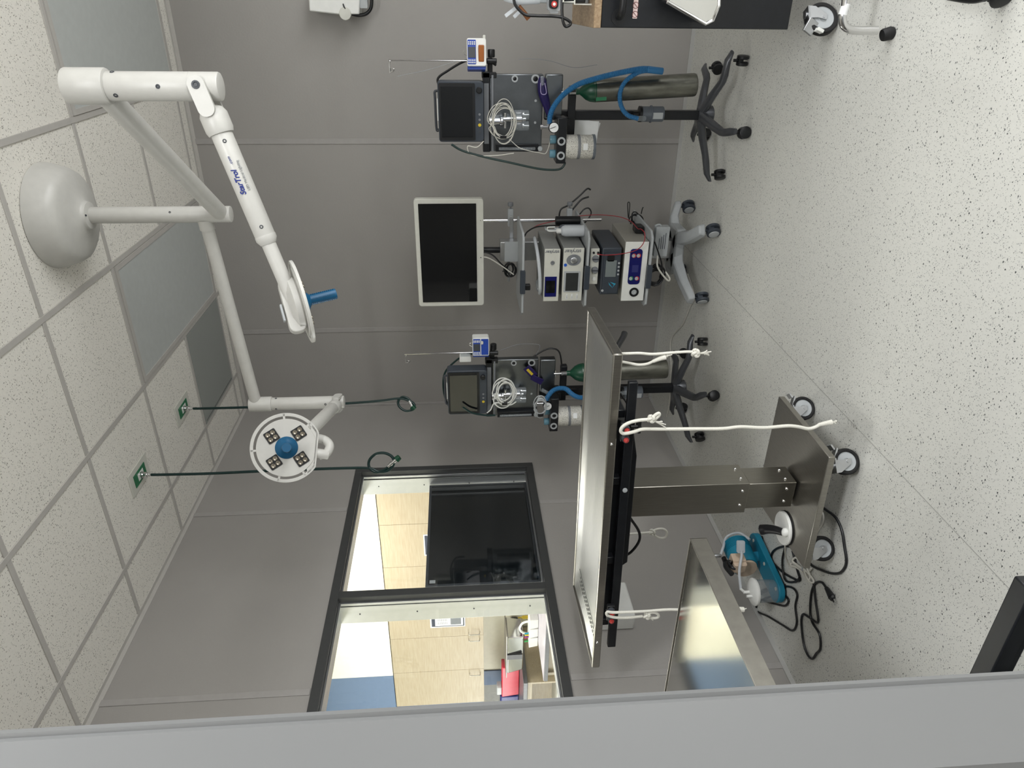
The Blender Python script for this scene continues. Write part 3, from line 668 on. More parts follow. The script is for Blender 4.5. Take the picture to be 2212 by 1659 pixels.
def coil(mb, c, u, v, a, b, n, r, jit=.15, z=None, seed=1):
    rd = random.Random(seed); pts = []; z = z or u.cross(v)
    for i in range(n * 14 + 1):
        th = 2 * PI * i / 14; k_ = i // 14; rd2 = random.Random(seed * 31 + k_)
        ja, jb, jx, jy = [rd2.uniform(-jit, jit) for _ in range(4)]
        pts.append(c + u * (a * (1 + ja) * math.cos(th) + a * jx) + v * (b * (1 + jb) * math.sin(th) + b * jy) + z * ((i / 14 / n - .5) * .02))
    mb.tube(pts, r, 8, 3)

def anaesthesia_cart(hx, hy, phase, ox, kind, S):
    """hx, hy hub on the floor; ox sideways shift of the panel group"""
    t = thing('anaesthesia_cart', (hx, hy, 0), S['cart'], 'medical cart', 'anaesthesia carts along the back wall')
    B = V(hx, hy, 0); P = lambda x, d, z: V(hx + x, hy + d, z)
    mb = MB(); mb.lathe([(.038, .095), (.045, .10), (.045, .15), (.036, .165), (.03, .17)], B, (0, 0, 1), 24); mb.build('hub', LEGM, t)
    for i in range(5):
        a = math.radians(phase + 72 * i); u = V(math.cos(a), math.sin(a), 0); s_ = V(-u.y, u.x, 0)
        sec = [(.03, .150, .034, .036), (.12, .128, .030, .032), (.20, .104, .026, .028), (.232, .100, .026, .028), (.285, .098, .027, .024), (.318, .084, .020, .014)]
        mb = MB(); vs = []; fs = []
        for r_, z_, w_, h_ in sec:
            bend = .0 if r_ < .21 else (r_ - .21) * .5
            c = B + u * r_ + s_ * bend + V(0, 0, z_)
            for q in range(8): th = 2 * PI * q / 8 + PI / 8; vs.append(c + s_ * math.cos(th) * w_ * .80 + V(0, 0, math.sin(th) * h_ * .62))
        for k_ in range(len(sec) - 1):
            for q in range(8): fs.append((k_ * 8 + q, k_ * 8 + (q + 1) % 8, k_ * 8 + 8 + (q + 1) % 8, k_ * 8 + 8 + q))
        fs += [tuple(range(8)), tuple(range(40, 48))]; mb.add(vs, fs); lg = mb.build('leg', LEGM, t, angle=50)
        cc = B + u * .288 + s_ * .035; caster_twin(t, (cc.x, cc.y, .0285), .028, .046, BLACK, None, a + .5)
    mb = MB(); mb.rbox(P(0, 0, .56), (.044, .044, .82), .006) if False else mb.bb(P(-.022, -.022, .13), P(.022, .022, .95)); mb.build('pole', BLKMET, t, .004)
    mb = MB(); mb.bb(P(ox - .07 - .03, -.045, .80), P(ox + .12, -.0225, .838)); mb.bb(P(ox + .085, -.06, .802), P(ox + .125, -.02, .836)); mb.build('yoke_bar', BLKMET, t, .003)
    x0, x1 = ox - .178, ox + .178
    mb = MB(); mb.bb(P(x0, -.062, .965), P(x1, -.0225, 1.222)); mb.build('back_panel', BALU, t, .004)
    mb = MB(); mb.bb(P(x0 + .004, -.072, 1.205), P(x1 - .004, -.062, 1.214)); mb.build('panel_groove', MGREY, t)
    mb = MB(); mb.bb(P(x0, -.07, 1.222), P(x1 + .01, -.01, 1.256)); mb.build('top_rail', BLKMET, t, .002)
    mb = MB(); mb.bb(P(x0 + .04, -.074, 1.228), P(x1 - .04, -.07, 1.250)); mb.build('rail_face', MGREY, t)
    mb = MB(); mb.bb(P(ox - .02, -.08, .872), P(x1 + .002, -.03, .957)); mb.build('lower_plate', BALU, t, .006)
    mb = MB(); mb.bb(P(x0 + .005, -.09, .985), P(x0 + .04, -.062, 1.195)); mb.build('flowmeter_body', BLKMET, t, .002)
    mb = MB(); mb.cyl(P(x0 + .02, -.096, 1.0), P(x0 + .02, -.096, 1.18), .007); mb.build('flow_tube', CLEAR, t)
    mb = MB(); mb.lathe([(.012, 0), (.012, .014), (.009, .018)], P(x0 + .02, -.09, .975), (0, -1, 0), 20); mb.build('flow_knob', LGREY, t)
    for i, (dx, z_, ro, ri) in enumerate(((.158, 1.103, .0155, .009), (.158, 1.004, .02, .012))):
        mb = MB(); mb.ring(P(ox + dx, -.0625, z_), (0, -1, 0), ro, ri, .005); pt_ = mb.build('port_ring', LGREY, t)
        mb = MB(); mb.lathe([(ri, 0), (ri, .004), (ri * .4, .006), (ri * .3, .003)], P(ox + dx, -.0625, z_), (0, -1, 0), 18); mb.build('port', BLACK, pt_)
    mb = MB()
    for dx, z_ in ((.06, 1.0), (-.04, 1.0)): mb.lathe([(.006, 0), (.006, .002)], P(ox + dx, -.062, z_), (0, -1, 0), 12)
    mb.build('screw', LGREY, t)
    # absorber valves: chrome column and clear domes
    mb = MB(); vx = ox - .03
    mb.lathe([(.022, 0), (.022, .01), (.017, .014), (.017, .05), (.021, .055), (.021, .062), (.015, .066)], P(vx, -.10, 1.225), (0, 0, -1), 28)
    mb.lathe([(.012, 0), (.012, .06), (.018, .064), (.018, .09), (.01, .094), (.01, .11)], P(vx + .01, -.10, 1.16), (0, 0, -1), 24)
    mb.cyl(P(vx - .03, -.10, 1.15), P(vx + .04, -.10, 1.15), .008); mb.sph(P(vx - .045, -.10, 1.2), .012)
    mb.build('valve_body', CHROME, t)
    for dx in (-.02, .03):
        mb = MB(); mb.rcyl(P(vx + dx, -.10, 1.035), P(vx + dx, -.10, 1.125), .0225, .004); vd = mb.build('valve_dome', CLEAR, t)
        mb = MB(); mb.lathe([(.015, 0), (.015, .006), (.005, .01)], P(vx + dx, -.10, 1.06), (0, 0, 1)); mb.cyl(P(vx + dx, -.10, 1.035), P(vx + dx, -.10, 1.062), .005); mb.build('valve_disc', CHROME, vd)
    # absorber head
    bx0, bx1 = ox - .21, ox + .0
    mb = MB(); mb.bb(P(bx0, -.20, .862), P(bx1, -.105, .908)); mb.bb(P(ox - .05, -.12, .84), P(ox - .01, -.02, .90)); mb.build('absorber_head', BLKMET, t, .004)
    for dx in (-.105, -.172):
        mb = MB(); mb.ring(P(ox + dx, -.2005, .886), (0, -1, 0), .0195, .0115, .004); mb.build('port_ring', LGREY, t)
        mb = MB(); mb.rcyl(P(ox + dx, -.15, .905), P(ox + dx, -.15, .935), .02, .003); mb.build('sight_dome', mat('blue_clear_dome', (110, 160, 180), .15, alpha=.7), t)
    mb = MB(); mb.lathe([(.0245, 0), (.0245, .014), (.022, .018)], P(ox - .045, -.185, .925), (.15, -1, 0), 30); g = mb.build('gauge', BLACK, t)
    mb = MB(); mb.lathe([(.0215, 0), (.0215, .001)], P(ox - .045 + .0027, -.2035, .925), (.15, -1, 0), 30); mb.build('dial', PAPER, g)
    mb = MB(); mb.box(P(ox - .0425, -.2055, .930), (.0022, .001, .03), (.8, 0, .3), (0, 1, 0)); mb.build('needle', BLACK, g)
    mb = MB(); mb.cyl(P(ox - .045, -.17, .945), P(ox - .045, -.17, .985), .008); mb.lathe([(.012, 0), (.012, .012)], P(ox - .045, -.17, .975), (0, 0, 1)); mb.build('relief_valve', CHROME, t)
    # canister
    cx = ox - .14
    mb = MB(); mb.rcyl(P(cx, -.15, .722), P(cx, -.15, .862), .056, .004, 36); cn = mb.build('absorbent_canister', GRANU, t)
    mb = MB(); mb.lathe([(.0585, 0), (.0585, .012), (.05, .016)], P(cx, -.15, .716), (0, 0, 1), 36); mb.build('canister_base', SMOKE, cn)
    mb = MB(); mb.ring(P(cx, -.15, .79), (0, 0, 1), .0572, .055, .014, 36); mb.build('canister_band', MGREY, cn)
    mb = MB(); q = (CAM - P(cx, -.15, .8)); q.z = 0; q.normalize(); s_ = V(-q.y, q.x, 0); mb.box(P(cx, -.15, .768) + q * .0572, (.03, .002, .022), s_, q); mb.build('label', PAPER, cn)
    # hook pole
    hxp = ox + .235 - (.0 if kind == 'A' else .005); 
    mb = MB(); mb.tube([P(hxp, -.07, 1.19), P(hxp, -.07, 1.3), P(hxp, -.07, 1.66), P(hxp - .004, -.07, 1.683), P(hxp - .02, -.07, 1.69), P(hxp - .055, -.07, 1.69)], .0028, 10, 6)
    mb.tube([P(hxp - .05, -.07, 1.69), P(hxp - .048, -.075, 1.675), P(hxp - .036, -.085, 1.668), P(hxp - .034, -.08, 1.682), P(hxp - .05, -.07, 1.687)], .0022, 8, 5); mb.build('drip_pole', CHROME, t)
    mb = MB(); mb.bb(P(ox + .17, -.055, 1.208), P(hxp + .012, -.03, 1.232)); mb.cyl(P(hxp, -.08, 1.19), P(hxp, -.08, 1.238), .012); mb.rcyl(P(hxp + .015, -.07, 1.215), P(hxp + .05, -.07, 1.215), .017, .004); mb.bb(P(ox + .16, -.07, 1.19), P(ox + .185, -.03, 1.26)); mb.build('pole_clamp', BLACK, t, .003)
    # ---- scavenger canister clipped to the pole
    zc = .425 if kind == 'A' else S['zc']
    mb = MB(); mb.rcyl(P(.012, -.062, zc - .06), P(.012, -.062, zc + .055), .036, .005, 32); mb.ring(P(.012, -.062, zc), (0, 0, 1), .041, .03, .005, 32)
    sc = thing('charcoal_canister', P(.012, -.062, zc - .06), S['charcoal'], 'canister', 'charcoal canisters on the cart poles'); mb.build('body', SMOKE, sc)
    mb = MB(); mb.lathe([(.038, 0), (.038, .012), (.014, .016), (.012, .04)], P(.012, -.062, zc + .05), (0, 0, 1), 28); mb.build('cap', BLACK, sc)
    mb = MB(); mb.box(P(.012, -.062, zc - .025) + V(-.1, -1, 0).normalized() * .0363, (.03, .001, .05), (1, -.1, 0), (0, 1, 0)); mb.build('label', LGREY, sc)
    # ---- cylinder
    top = P(ox + .105, -.10, .812); bot = P(ox + .140, -.115, .235) if kind == 'A' else P(ox + .125, -.115, .255)
    ax = (bot - top).normalized(); L = (bot - top).length
    cy = thing('oxygen_cylinder', bot, S['cyl'], 'gas cylinder', 'gas cylinders on the carts')
    mb = MB(); mb.lathe([(.052, .085), (.0525, .10), (.0525, L - .012), (.050, L - .003), (.044, L)], top, ax, 40); mb.build('body', CYL, cy)
    mb = MB(); mb.lathe([(.014, 0), (.014, .018), (.022, .028), (.038, .045), (.048, .066), (.0527, .090), (.0527, .094)], top, ax, 36); mb.build('shoulder', DGREEN, cy)
    mb = MB(); mb.lathe([(.011, 0), (.011, .03)], top - ax * .03, ax, 6); mb.cyl(top - ax * .07, top - ax * .03, .006); mb.cyl(top - ax * .062 - V(.02, 0, 0), top - ax * .062 + V(.02, 0, 0), .003); mb.build('valve', CHROME, cy)
    mb = MB(); q = (CAM - top); q = (q - ax * q.dot(ax)).normalized(); s_ = ax.cross(q); mb.box(top + ax * .115 + (q * .8 + s_ * (.6 if s_.x < 0 else -.6)) * .053, (.028, .0015, .05), s_, q); mb.build('label', GREEN, cy)
    # ---- monitor
    mx, mz = ox + S['mx'], 1.362
    mo = thing('patient_monitor', P(mx, -.08, 1.256), S['mon'], 'monitor', 'patient monitors on the carts')
    mb = MB(); mb.rbox(P(mx, -.085, mz), (.272, .075, .216), .014); mb.build('housing', SLATE, mo, .003)
    mb = MB(); mb.rbox(P(mx, -.1245, mz + .018), (.256, .004, .170), .006); mb.build('bezel', BLACK, mo)
    mb = MB(); mb.rbox(P(mx, -.1275, mz + .020), (.226, .003, .148), .002); mb.build('screen', SCREEN, mo)
    mb = MB(); mb.lathe([(.014, 0), (.014, .012), (.011, .015)], P(mx + .098, -.122, mz - .086), (0, -1, 0), 24); mb.build('knob', BLACK, mo)
    for q, dx in enumerate((-.01, -.034, -.058, -.09)):
        mb = MB(); mb.lathe([(.0055 if q != 2 else .0075, 0), (.0055 if q != 2 else .0075, .002)], P(mx + dx, -.122, mz - .088), (0, -1, 0), 16); mb.build('button', [MGREY, MGREY, YELL, DGREY][q], mo)
    mb = MB(); mb.tube([P(mx - .085, -.08, 1.468), P(mx - .08, -.08, 1.482), P(mx + .05, -.08, 1.484), P(mx + .085, -.08, 1.484), P(mx + .09, -.08, 1.468)], .006); mb.build('handle', DGREY, mo)
    mb = MB(); mb.bb(P(mx - .04, -.114, 1.4705), P(mx + .06, -.10, 1.4745)); mb.build('alarm_strip', WPLAS, mo)
    # ---- syringe pump
    px_, pz = S['pump']; yawv = V(1, S['pumpyaw'], 0).normalized(); yv = V(-yawv.y, yawv.x, 0)
    c = P(px_, -.09, pz); pu = thing('syringe_pump', c - V(0, 0, .045), S['pumplab'], 'infusion pump')
    W_ = .118 if kind == 'A' else .100
    mb = MB(); mb.rbox(c, (W_, .07, .088), .008, yawv, yv); mb.build('housing', WPLAS, pu, .002)
    mb = MB(); mb.rbox(c + yv * .012 - yawv * (W_ / 2 + .004), (.016, .06, .084), .004, yawv, yv); mb.build('side_shell', BLUED, pu)
    mb = MB(); mb.rbox(c - yv * .036 + V(0, 0, .022), (W_ * .88, .003, .038), .003, yawv, yv); kp = mb.build('key_panel', BLUED, pu)
    mb = MB(); mb.box(c - yv * .0385 + V(0, 0, .022) - yawv * .002, (W_ * .38, .002, .034), yawv, yv); mb.build('display', DGREY, kp)
    mb = MB()
    for dx in (-.38, -.30, .28, .35):
        for k_ in range(4): mb.lathe([(.0032, 0), (.0032, .002)], c - yv * .0378 + yawv * W_ * dx + V(0, 0, .009 + k_ * .0088), -yv, 10)
    mb.build('keys', WPLAS, kp)
    if kind == 'A':
        mb = MB(); mb.bb(c - yv * .042 + V(-.042, -.006, -.034), c - yv * .036 + V(.03, .006, -.008)); mb.build('cassette', ORANGE, pu, .004)
        mb = MB(); mb.box(c + yawv * .05 + V(0, -.01, -.036), (.05, .05, .012), yawv, yv); mb.build('arm', OFFW, pu, .002)
    else:
        mb = MB(); mb.rbox(c - yv * .036 + V(0, 0, -.021), (W_ * .88, .004, .038), .003, yawv, yv); mb.build('door', BLUED, pu)
        mb = MB(); mb.rbox(c - yv * .0385 + V(.026, 0, -.006), (.018, .004, .014), .006, yawv, yv); mb.build('latch', OFFW, pu)
    mb = MB(); mb.tube([c + V(-.01, .0, .044), c + V(0, 0, .058), c + V(.01, 0, .058), c + V(.015, 0, .044)], .002, 8); mb.build('hook', CHROME, pu)
    return t, P, ox

SA = dict(cart='anaesthesia cart standing right of the endoscopy tower, nearest the black cabinet', charcoal='grey canister with black cap on the pole of the right-hand cart', cyl='silver gas cylinder with green shoulder on the right-hand cart',
          mon='black patient monitor on top of the right-hand cart', mx=.015, pump=(.279, 1.285), pumpyaw=.25, pumplab='white syringe pump with an orange cassette on the right-hand cart')
SC = dict(cart='anaesthesia cart left of the endoscopy tower, partly behind the steel operating table', charcoal='grey canister with black cap below the operating table top', cyl='silver gas cylinder with green shoulder behind the operating table edge', zc=.425,
          mon='black patient monitor on top of the left-hand cart near the room corner', mx=.01, pump=(.345, 1.285), pumpyaw=.12, pumplab='blue and white infusion pump with closed door on the left-hand cart')
HA = (2.064, -.747); HC = (.588, -.92)
tA, PA, oA = anaesthesia_cart(*HA, 39, .012, 'A', SA)
tC, PC, oC = anaesthesia_cart(*HC, -5.7, .060, 'C', SC)

def cable(name, pts, r, m, lab, cat='cable', group=None, par=None, **kw):
    mb = MB(); mb.tube(pts, r, kw.pop('seg', 8), kw.pop('n', 6), **kw)
    if par is not None: return mb.build(name, m, par)
    return tag(mb.build(name, m), lab, cat, group)
def pp(L, y): return [pY(a, b, y) for a, b in L]
YA = HA[1] - .16; YC = HC[1] - .16
# blue hoses of cart A
t = thing('breathing_hose', PA(-.02, -.15, .95), 'light blue corrugated hose looping down beside the right-hand cart', 'hose', 'blue corrugated hoses')
mb = MB(); mb.tube(pp([(1187, 268), (1189, 248), (1199, 226), (1220, 202), (1250, 182), (1290, 169), (1340, 157), (1385, 149), (1408, 150)], YA), .0125, 12, 8, ribs=.006); mb.build('limb', BLUEH, t)
mb = MB(); mb.tube(pp([(1403, 152), (1380, 156), (1355, 172), (1342, 192), (1339, 215), (1345, 236), (1358, 250), (1378, 256)], YA), .0105, 12, 8, ribs=.006); mb.build('limb', BLUEH, t)
mb = MB(); mb.rcyl(pY(1398, 150, YA), pY(1432, 154, YA), .0155, .003); mb.build('joiner', BLUEH, t)
mb = MB(); mb.cyl(pY(1376, 256, YA), pY(1392, 256, YA + .03), .012); mb.cyl(pY(1187, 262, YA), pY(1183, 276, YA), .011); mb.build('cuff', CLEAR, t)
t = thing('breathing_hose', PC(.0, -.15, .9), 'light blue corrugated hose passing behind the operating table top', 'hose', 'blue corrugated hoses')
mb = MB(); mb.tube(pp([(1179, 873), (1182, 860), (1192, 846), (1206, 839), (1222, 840), (1234, 850), (1246, 857), (1262, 859), (1300, 856), (1338, 850)], YC), .0125, 12, 8, ribs=.006); mb.build('limb', BLUEH, t)
mb = MB(); mb.cyl(pY(1336, 850, YC), pY(1356, 849, YC + .04), .011); mb.build('cuff', CLEAR, t)
# big coiled sensor leads
def lead(center, a, b, lab, m=CABLEW, n_=4, tail=None, seed=2, r=.0028, clip=True):
    t = thing('cable_coil', center, lab, 'cable', 'coiled leads on the carts')
    mb = MB(); coil(mb, Vector(center), V(0, 0, 1), V(1, 0, 0), a, b, n_, r, .22, V(0, -1, 0), seed)
    if tail: mb.tube(tail, r, 8, 6)
    mb.build('lead', m, t)
    if clip: mb = MB(); mb.box(Vector(center) + V(-b * .9, -.012, 0), (.012, .016, .03)); mb.build('cable_tie', BLACK, t)
    return t
YA2 = HA[1] - .145; YC2 = HC[1] - .145
lead(pY(1087, 262, YA2), .056, .078, 'loose coil of thin grey lead hung on the valves of the right-hand cart', CABLEW, 8, pp([(1100, 300), (1120, 318), (1140, 325), (1165, 330), (1180, 330), (1190, 300)], YA2), 3, .0018)
lead(pY(1090, 848, YC2), .052, .070, 'bright white cable coil hung on the valves of the left-hand cart', WPLAS, 6, pp([(1115, 868), (1100, 875), (1070, 870), (1060, 885), (1052, 892)], YC2), 5, .0034)
lead(pY(1168, 878, HC[1] - .23), .030, .052, 'small grey ribbon-like lead bundle above the gauge of the left-hand cart', LGREY, 5, None, 8, .003)
# green hoses of the monitors
cable('monitor_hose', pp([(975, 312), (1000, 326), (1050, 340), (1100, 351), (1160, 364), (1195, 367), (1212, 364), (1220, 354), (1219, 350)], YA), .0052, GREENH, 'dark green hose sweeping down the left side of the right-hand cart', 'hose')
cable('monitor_hose', [PA(.1, -.04, 1.44), PA(.16, -.03, 1.47), PA(.2, -.03, 1.42), PA(.245, -.03, 1.33), PA(.25, -.03, 1.24), PA(.225, -.02, 1.19)], .0055, BLACK, 'black hose arching from the monitor of the right-hand cart to its pump', 'hose')
cable('monitor_hose', [PC(ox_, d_, z_) for ox_, d_, z_ in ((.26, -.03, 1.26), (.26, -.03, 1.36), (.2, -.02, 1.44), (.13, -.02, 1.488), (.02, -.03, 1.492), (-.07, -.04, 1.46), (-.09, -.05, 1.40))], .0055, GREENH, 'dark green hose arching over the monitor of the left-hand cart', 'hose')
cable('monitor_hose', pp([(1000, 880), (1020, 892), (1050, 897), (1070, 897)], YC), .0055, GREENH, 'dark green hose below the monitor corner of the left-hand cart', 'hose')
cable('power_cord', [PC(.22, -.01, 1.0), PC(.26, 0, .93), PC(.27, .0, .88), PC(.24, .0, .84), PC(.12, -.01, .82)], .0045, BLACK, 'black cord curving down the right edge of the left-hand cart', 'cord', par=tC)
cable('thin_lead', pp([(1045, 305), (1030, 318), (1010, 316), (1020, 335), (1070, 336), (1110, 331)], YA), .0022, CABLEW, 'thin pale lead hanging beneath the monitor of the right-hand cart', 'cable')
# drip lines
cable('drip_line', pp([(858, 165), (880, 160), (920, 152), (960, 140), (985, 132)], YA), .0012, CLEAR, 'clear thin drip line by the hook pole of the right-hand cart', 'tube')
cable('drip_line', pp([(1120, 128), (1150, 127), (1190, 132), (1240, 146), (1290, 140)], YA), .0012, MGREY, 'fine grey line on the wall beside the right-hand cart', 'tube')
cable('drip_line', pp([(1080, 757), (1120, 744), (1160, 744), (1166, 750), (1158, 766)], YC), .0012, MGREY, 'fine grey line beside the pump of the left-hand cart', 'tube')
# purple bag A, packets C
mb = MB(); q = pp([(1170, 166), (1171, 178), (1173, 200), (1180, 225), (1188, 255)], HA[1] - .10); mb.tube(q, lambda u: .006 + .018 * math.sin(PI * min(1, u * .9 + .08)) ** .8, 12, 8)
t = thing('breathing_bag', q[0], 'folded dark purple rubber bag hanging across the right-hand cart panel', 'bag'); mb.build('bag', PURPLE, t)
mb = MB(); mb.cyl(q[0] + V(.004, -.02, .0), q[1] + V(-.01, -.024, 0), .009); mb.build('neck', CLEAR, t)
mb = MB(); mb.tube([q[1] + V(0, -.028, .01), q[2] + V(0, -.03, .012), q[2] + V(0, -.03, -.012), q[1] + V(0, -.028, -.01)], .0022, 8, 6); mb.build('strap', mat('lilac_strap', (150, 140, 180), .5), t)
qa = pY(1146, 803, HC[1] - .09)
t = thing('sensor_packet', qa, 'purple packet with a yellow label stuck on the left-hand cart panel', 'packet')
ax_ = V(-.75, 0, -.66); mb = MB(); mb.box(qa, (.075, .004, .042), ax_, (0, 1, 0)); mb.build('wrapper', PURPLE, t)
mb = MB(); mb.box(qa + V(.0, -.003, .004), (.045, .002, .014), ax_, (0, 1, 0)); mb.build('label', YELL, t)
qb = pY(1160, 820, HC[1] - .095); mb = MB(); mb.box(qb, (.07, .01, .035), (-.5, 0, -.86), (0, 1, 0)); tag(mb.build('sensor_packet', PURPLE, bevel=.003), 'plain dark purple packet below the yellow-labelled one on the cart panel', 'packet')
qc = pY(1170, 842, HC[1] - .11); mb = MB(); mb.cyl(qc, qc + V(-.02, -.005, -.035), .010); tag(mb.build('syringe_tip', CLEAR), 'clear plastic nozzle hanging under the purple packets', 'nozzle')
# white box above C monitor's right side and papers behind A
c = pY(1005, 773, HC[1] - .05); mb = MB(); mb.rbox(c, (.03, .04, .062), .004); t = thing('wall_charger', c, 'small white box clipped beside the left-hand monitor', 'box'); mb.build('body', WPLAS, t)
mb = MB(); mb.rbox(c + V(.018, 0, 0), (.012, .03, .05), .004); mb.build('cover', CLEAR, t)
for i, (rz_, lab) in enumerate(((.06, 'white paper sheet hanging behind the pole of the right-hand cart, front sheet'), (.22, 'white paper sheet behind the right-hand cart pole, back sheet'))):
    o = PA(-.09 + .006 * i, -.005 + .006 * i, .80); mb = MB(); X = V(math.cos(rz_), 0, -math.sin(rz_)); mb.box(o + V(0, 0, -.04), (.13, .0012, .17), X, (0, 1, 0)); tag(mb.build('paper_sheet', PAPER), lab, 'paper')

# ================================================================== ENDOSCOPY TOWER
TX, TY = 1.31, -.61
t = thing('equipment_cart', (TX, TY, 0), 'grey endoscopy equipment tower on four castered curved legs at the back wall', 'medical cart')
mb = MB()
def slab_path(mb, pts, z0, z1):
    """thick tapered leg: list of (x, y, halfwidth, ztop, zbot)"""
    vs = []; fs = []; n_ = len(pts)
    for i, (x, y, w_, zt_, zb_) in enumerate(pts):
        a = V(*pts[max(0, i - 1)][:2], 0); b = V(*pts[min(n_ - 1, i + 1)][:2], 0); d_ = (b - a).normalized(); s_ = V(-d_.y, d_.x, 0)
        for sx, z_, k_ in ((-1, zb_, 1), (-1, zt_, .75), (1, zt_, .75), (1, zb_, 1)): vs.append(V(x, y, z_) + s_ * sx * w_ * k_)
    for i in range(n_ - 1):
        for q in range(4): fs.append((i * 4 + q, i * 4 + (q + 1) % 4, i * 4 + 4 + (q + 1) % 4, i * 4 + 4 + q))
    fs += [(0, 1, 2, 3), tuple(range(n_ * 4 - 4, n_ * 4))]; mb.add(vs, fs)
mb.bb((TX - .13, TY - .02, .105), (TX + .13, TY + .13, .165)); mb.build('base', LGREY, t, .012)
WH = [(1.497, -.845), (1.508, -.392), (1.108, -.827), (1.12, -.39)]
for wx, wy in WH:
    sx = 1 if wx > TX else -1; sy = 1 if wy > TY + .05 else -1
    y0 = TY + .05
    mb = MB(); slab_path(mb, [(TX + sx * .02, y0 + sy * .02, .05, .165, .11), (TX + sx * .08, y0 + sy * .06, .045, .165, .11), (wx - sx * .06, wy - sy * (.09 if sy < 0 else .03), .036, .150, .105), (wx, wy, .036, .125, .085), (wx + sx * .012, wy + sy * .02, .03, .12, .085)], 0, 0)
    mb.build('leg', LGREY, t, .008)
    cs = caster_twin(t, (wx, wy, .0365), .0365, .05, SLATE, LGREY, .9 if sx > 0 else .75)
mb = MB(); mb.bb((TX - .055, TY + .03, .16), (TX + .055, TY + .10, 1.155)); mb.build('column', ALU, t, .004)
mb = MB(); mb.bb((TX - .058, TY + .024, 1.02), (TX + .058, TY + .03, 1.13)); 
mb.build('column_plate', LGREY, t)
mb = MB(); mb.rcyl((TX + .0, TY + .06, 1.15), (TX + .0, TY + .06, 1.30), .017, .003); mb.build('monitor_post', BLACK, t)
def shelf(z, xl, xr, yf, yb, th=.012):
    mb = MB(); pts = [(xl + .02, yf), (xr - .03, yf), (xr, yf + .04), (xr, yb), (xl, yb), (xl, yf + .03)]
    mb.prism([V(a, b, z) for a, b in pts], V(0, 0, th)); sh = mb.build('shelf', LGREY, t, .003)
    mb = MB(); mb.rbox(((xl + xr) / 2 - .03, yf - .004, z + .008), (.13, .018, .028), .006); mb.build('bumper', SLATE, sh)
YF = -.88
shelf(1.043, 1.03, 1.49, YF + .02, -.5); shelf(.700, 1.075, 1.50, YF, -.42); shelf(.362, 1.075, 1.50, YF, -.42)
# side pole with clamps and arms
t2 = thing('clamp_pole', (1.45, -.45, .56), 'chrome vertical pole with grey clamps behind the tower on its right side', 'pole')
mb = MB(); mb.cyl((1.452, -.45, .562), (1.452, -.45, 1.30), .0095, seg=20); mb.build('rod', CHROME, t2)
for z_ in (1.089, .750):
    mb = MB(); mb.rbox((1.47, -.452, z_), (.10, .03, .03), .004); mb.rbox((1.455, -.478, z_ - .002), (.035, .03, .024), .004); mb.build('clamp', LGREY, t2, .002)
    mb = MB(); mb.cyl((1.52, -.452, z_), (1.535, -.452, z_), .004); mb.rcyl((1.534, -.452, z_), (1.555, -.452, z_), .016, .003); mb.build('clamp_knob', MGREY, t2)
mb = MB(); mb.rbox((1.41, -.50, 1.086), (.16, .012, .022), .008); mb.rbox((1.17, -.50, 1.100), (.14, .010, .016), .007); mb.build('bracket_arm', ALU, t2, .002)
# monitor
mo = thing('display_monitor', (TX, -.60, 1.25), 'large white framed flat monitor on top of the endoscopy tower', 'monitor')
mb = MB(); mb.rbox((TX, -.60, 1.437), (.618, .04, .375), .016); mb.build('housing', OFFW, mo, .003)
mb = MB(); mb.rbox((TX + .001, -.622, 1.445), (.566, .004, .312), .001); mb.build('screen', SCREEN, mo)
mb = MB(); mb.lathe([(.003, 0), (.003, .001)], (1.29, -.621, 1.266), (0, -1, 0), 10); mb.lathe([(.002, 0), (.002, .001)], (1.50, -.621, 1.266), (0, -1, 0), 10); mb.build('indicator', BLACK, mo)
mb = MB(); mb.rbox((TX, -.565, 1.36), (.14, .03, .14), .01); mb.build('mount', DGREY, mo)
# stacked units
def unit(name, TLp, TRp, BRp, BLp, yf, yb, m, lab, cat, side=None):
    """front face from four picture points on plane y = yf, extruded back"""
    xs = (pY(*TLp, yf).x + pY(*BLp, yf).x) / 2, (pY(*TRp, yf).x + pY(*BRp, yf).x) / 2
    zs = (pY(*BLp, yf).z + pY(*BRp, yf).z) / 2, (pY(*TLp, yf).z + pY(*TRp, yf).z) / 2
    t = thing(name, ((xs[0] + xs[1]) / 2, (yf + yb) / 2, zs[0]), lab, cat)
    mb = MB(); mb.bb((xs[0], yf + .004, zs[0]), (xs[1], yb, zs[1])); mb.build('case', side or m, t, .003)
    mb = MB(); mb.bb((xs[0], yf, zs[0]), (xs[1], yf + .006, zs[1])); f_ = mb.build('front_panel', m, t, .003)
    return t, xs[0], xs[1], zs[0], zs[1], f_
GS = mat('grey_case_paint', (140, 141, 138), .45)
VX, VY = (0, 0, 1), (-1, 0, 0)
# camera console (upper)
t1, xa, xb, za, zb, f1 = unit('camera_console', (1174, 651), (1176, 538), (1214, 538), (1203, 651), -.86, -.52, OFFW, 'upper silver console with a small dark blue display, on the middle shelf stack', 'console', GS)
text('lettering', 'stryker', .0245, (xb - .008, -.8612, za + .007), VX, VY, MGREY, t1, space=1.05, off=.0005)
mb = MB(); mb.bb((xa + .028, -.8625, za + .014), (xa + .142, -.860, zb - .006)); d_ = mb.build('display', NAVY, t1)
mb = MB(); mb.bb((xa + .050, -.8635, za + .022), (xa + .120, -.862, zb - .012)); mb.build('display_glass', SCREEN, d_)
mb = MB(); mb.ring((xb - .075, -.861, (za + zb) / 2 - .002), (0, -1, 0), .011, .007, .004); mb.lathe([(.005, 0), (.005, .003)], (xb - .075, -.861, (za + zb) / 2 - .002), (0, -1, 0), 14); mb.build('socket', MGREY, t1)
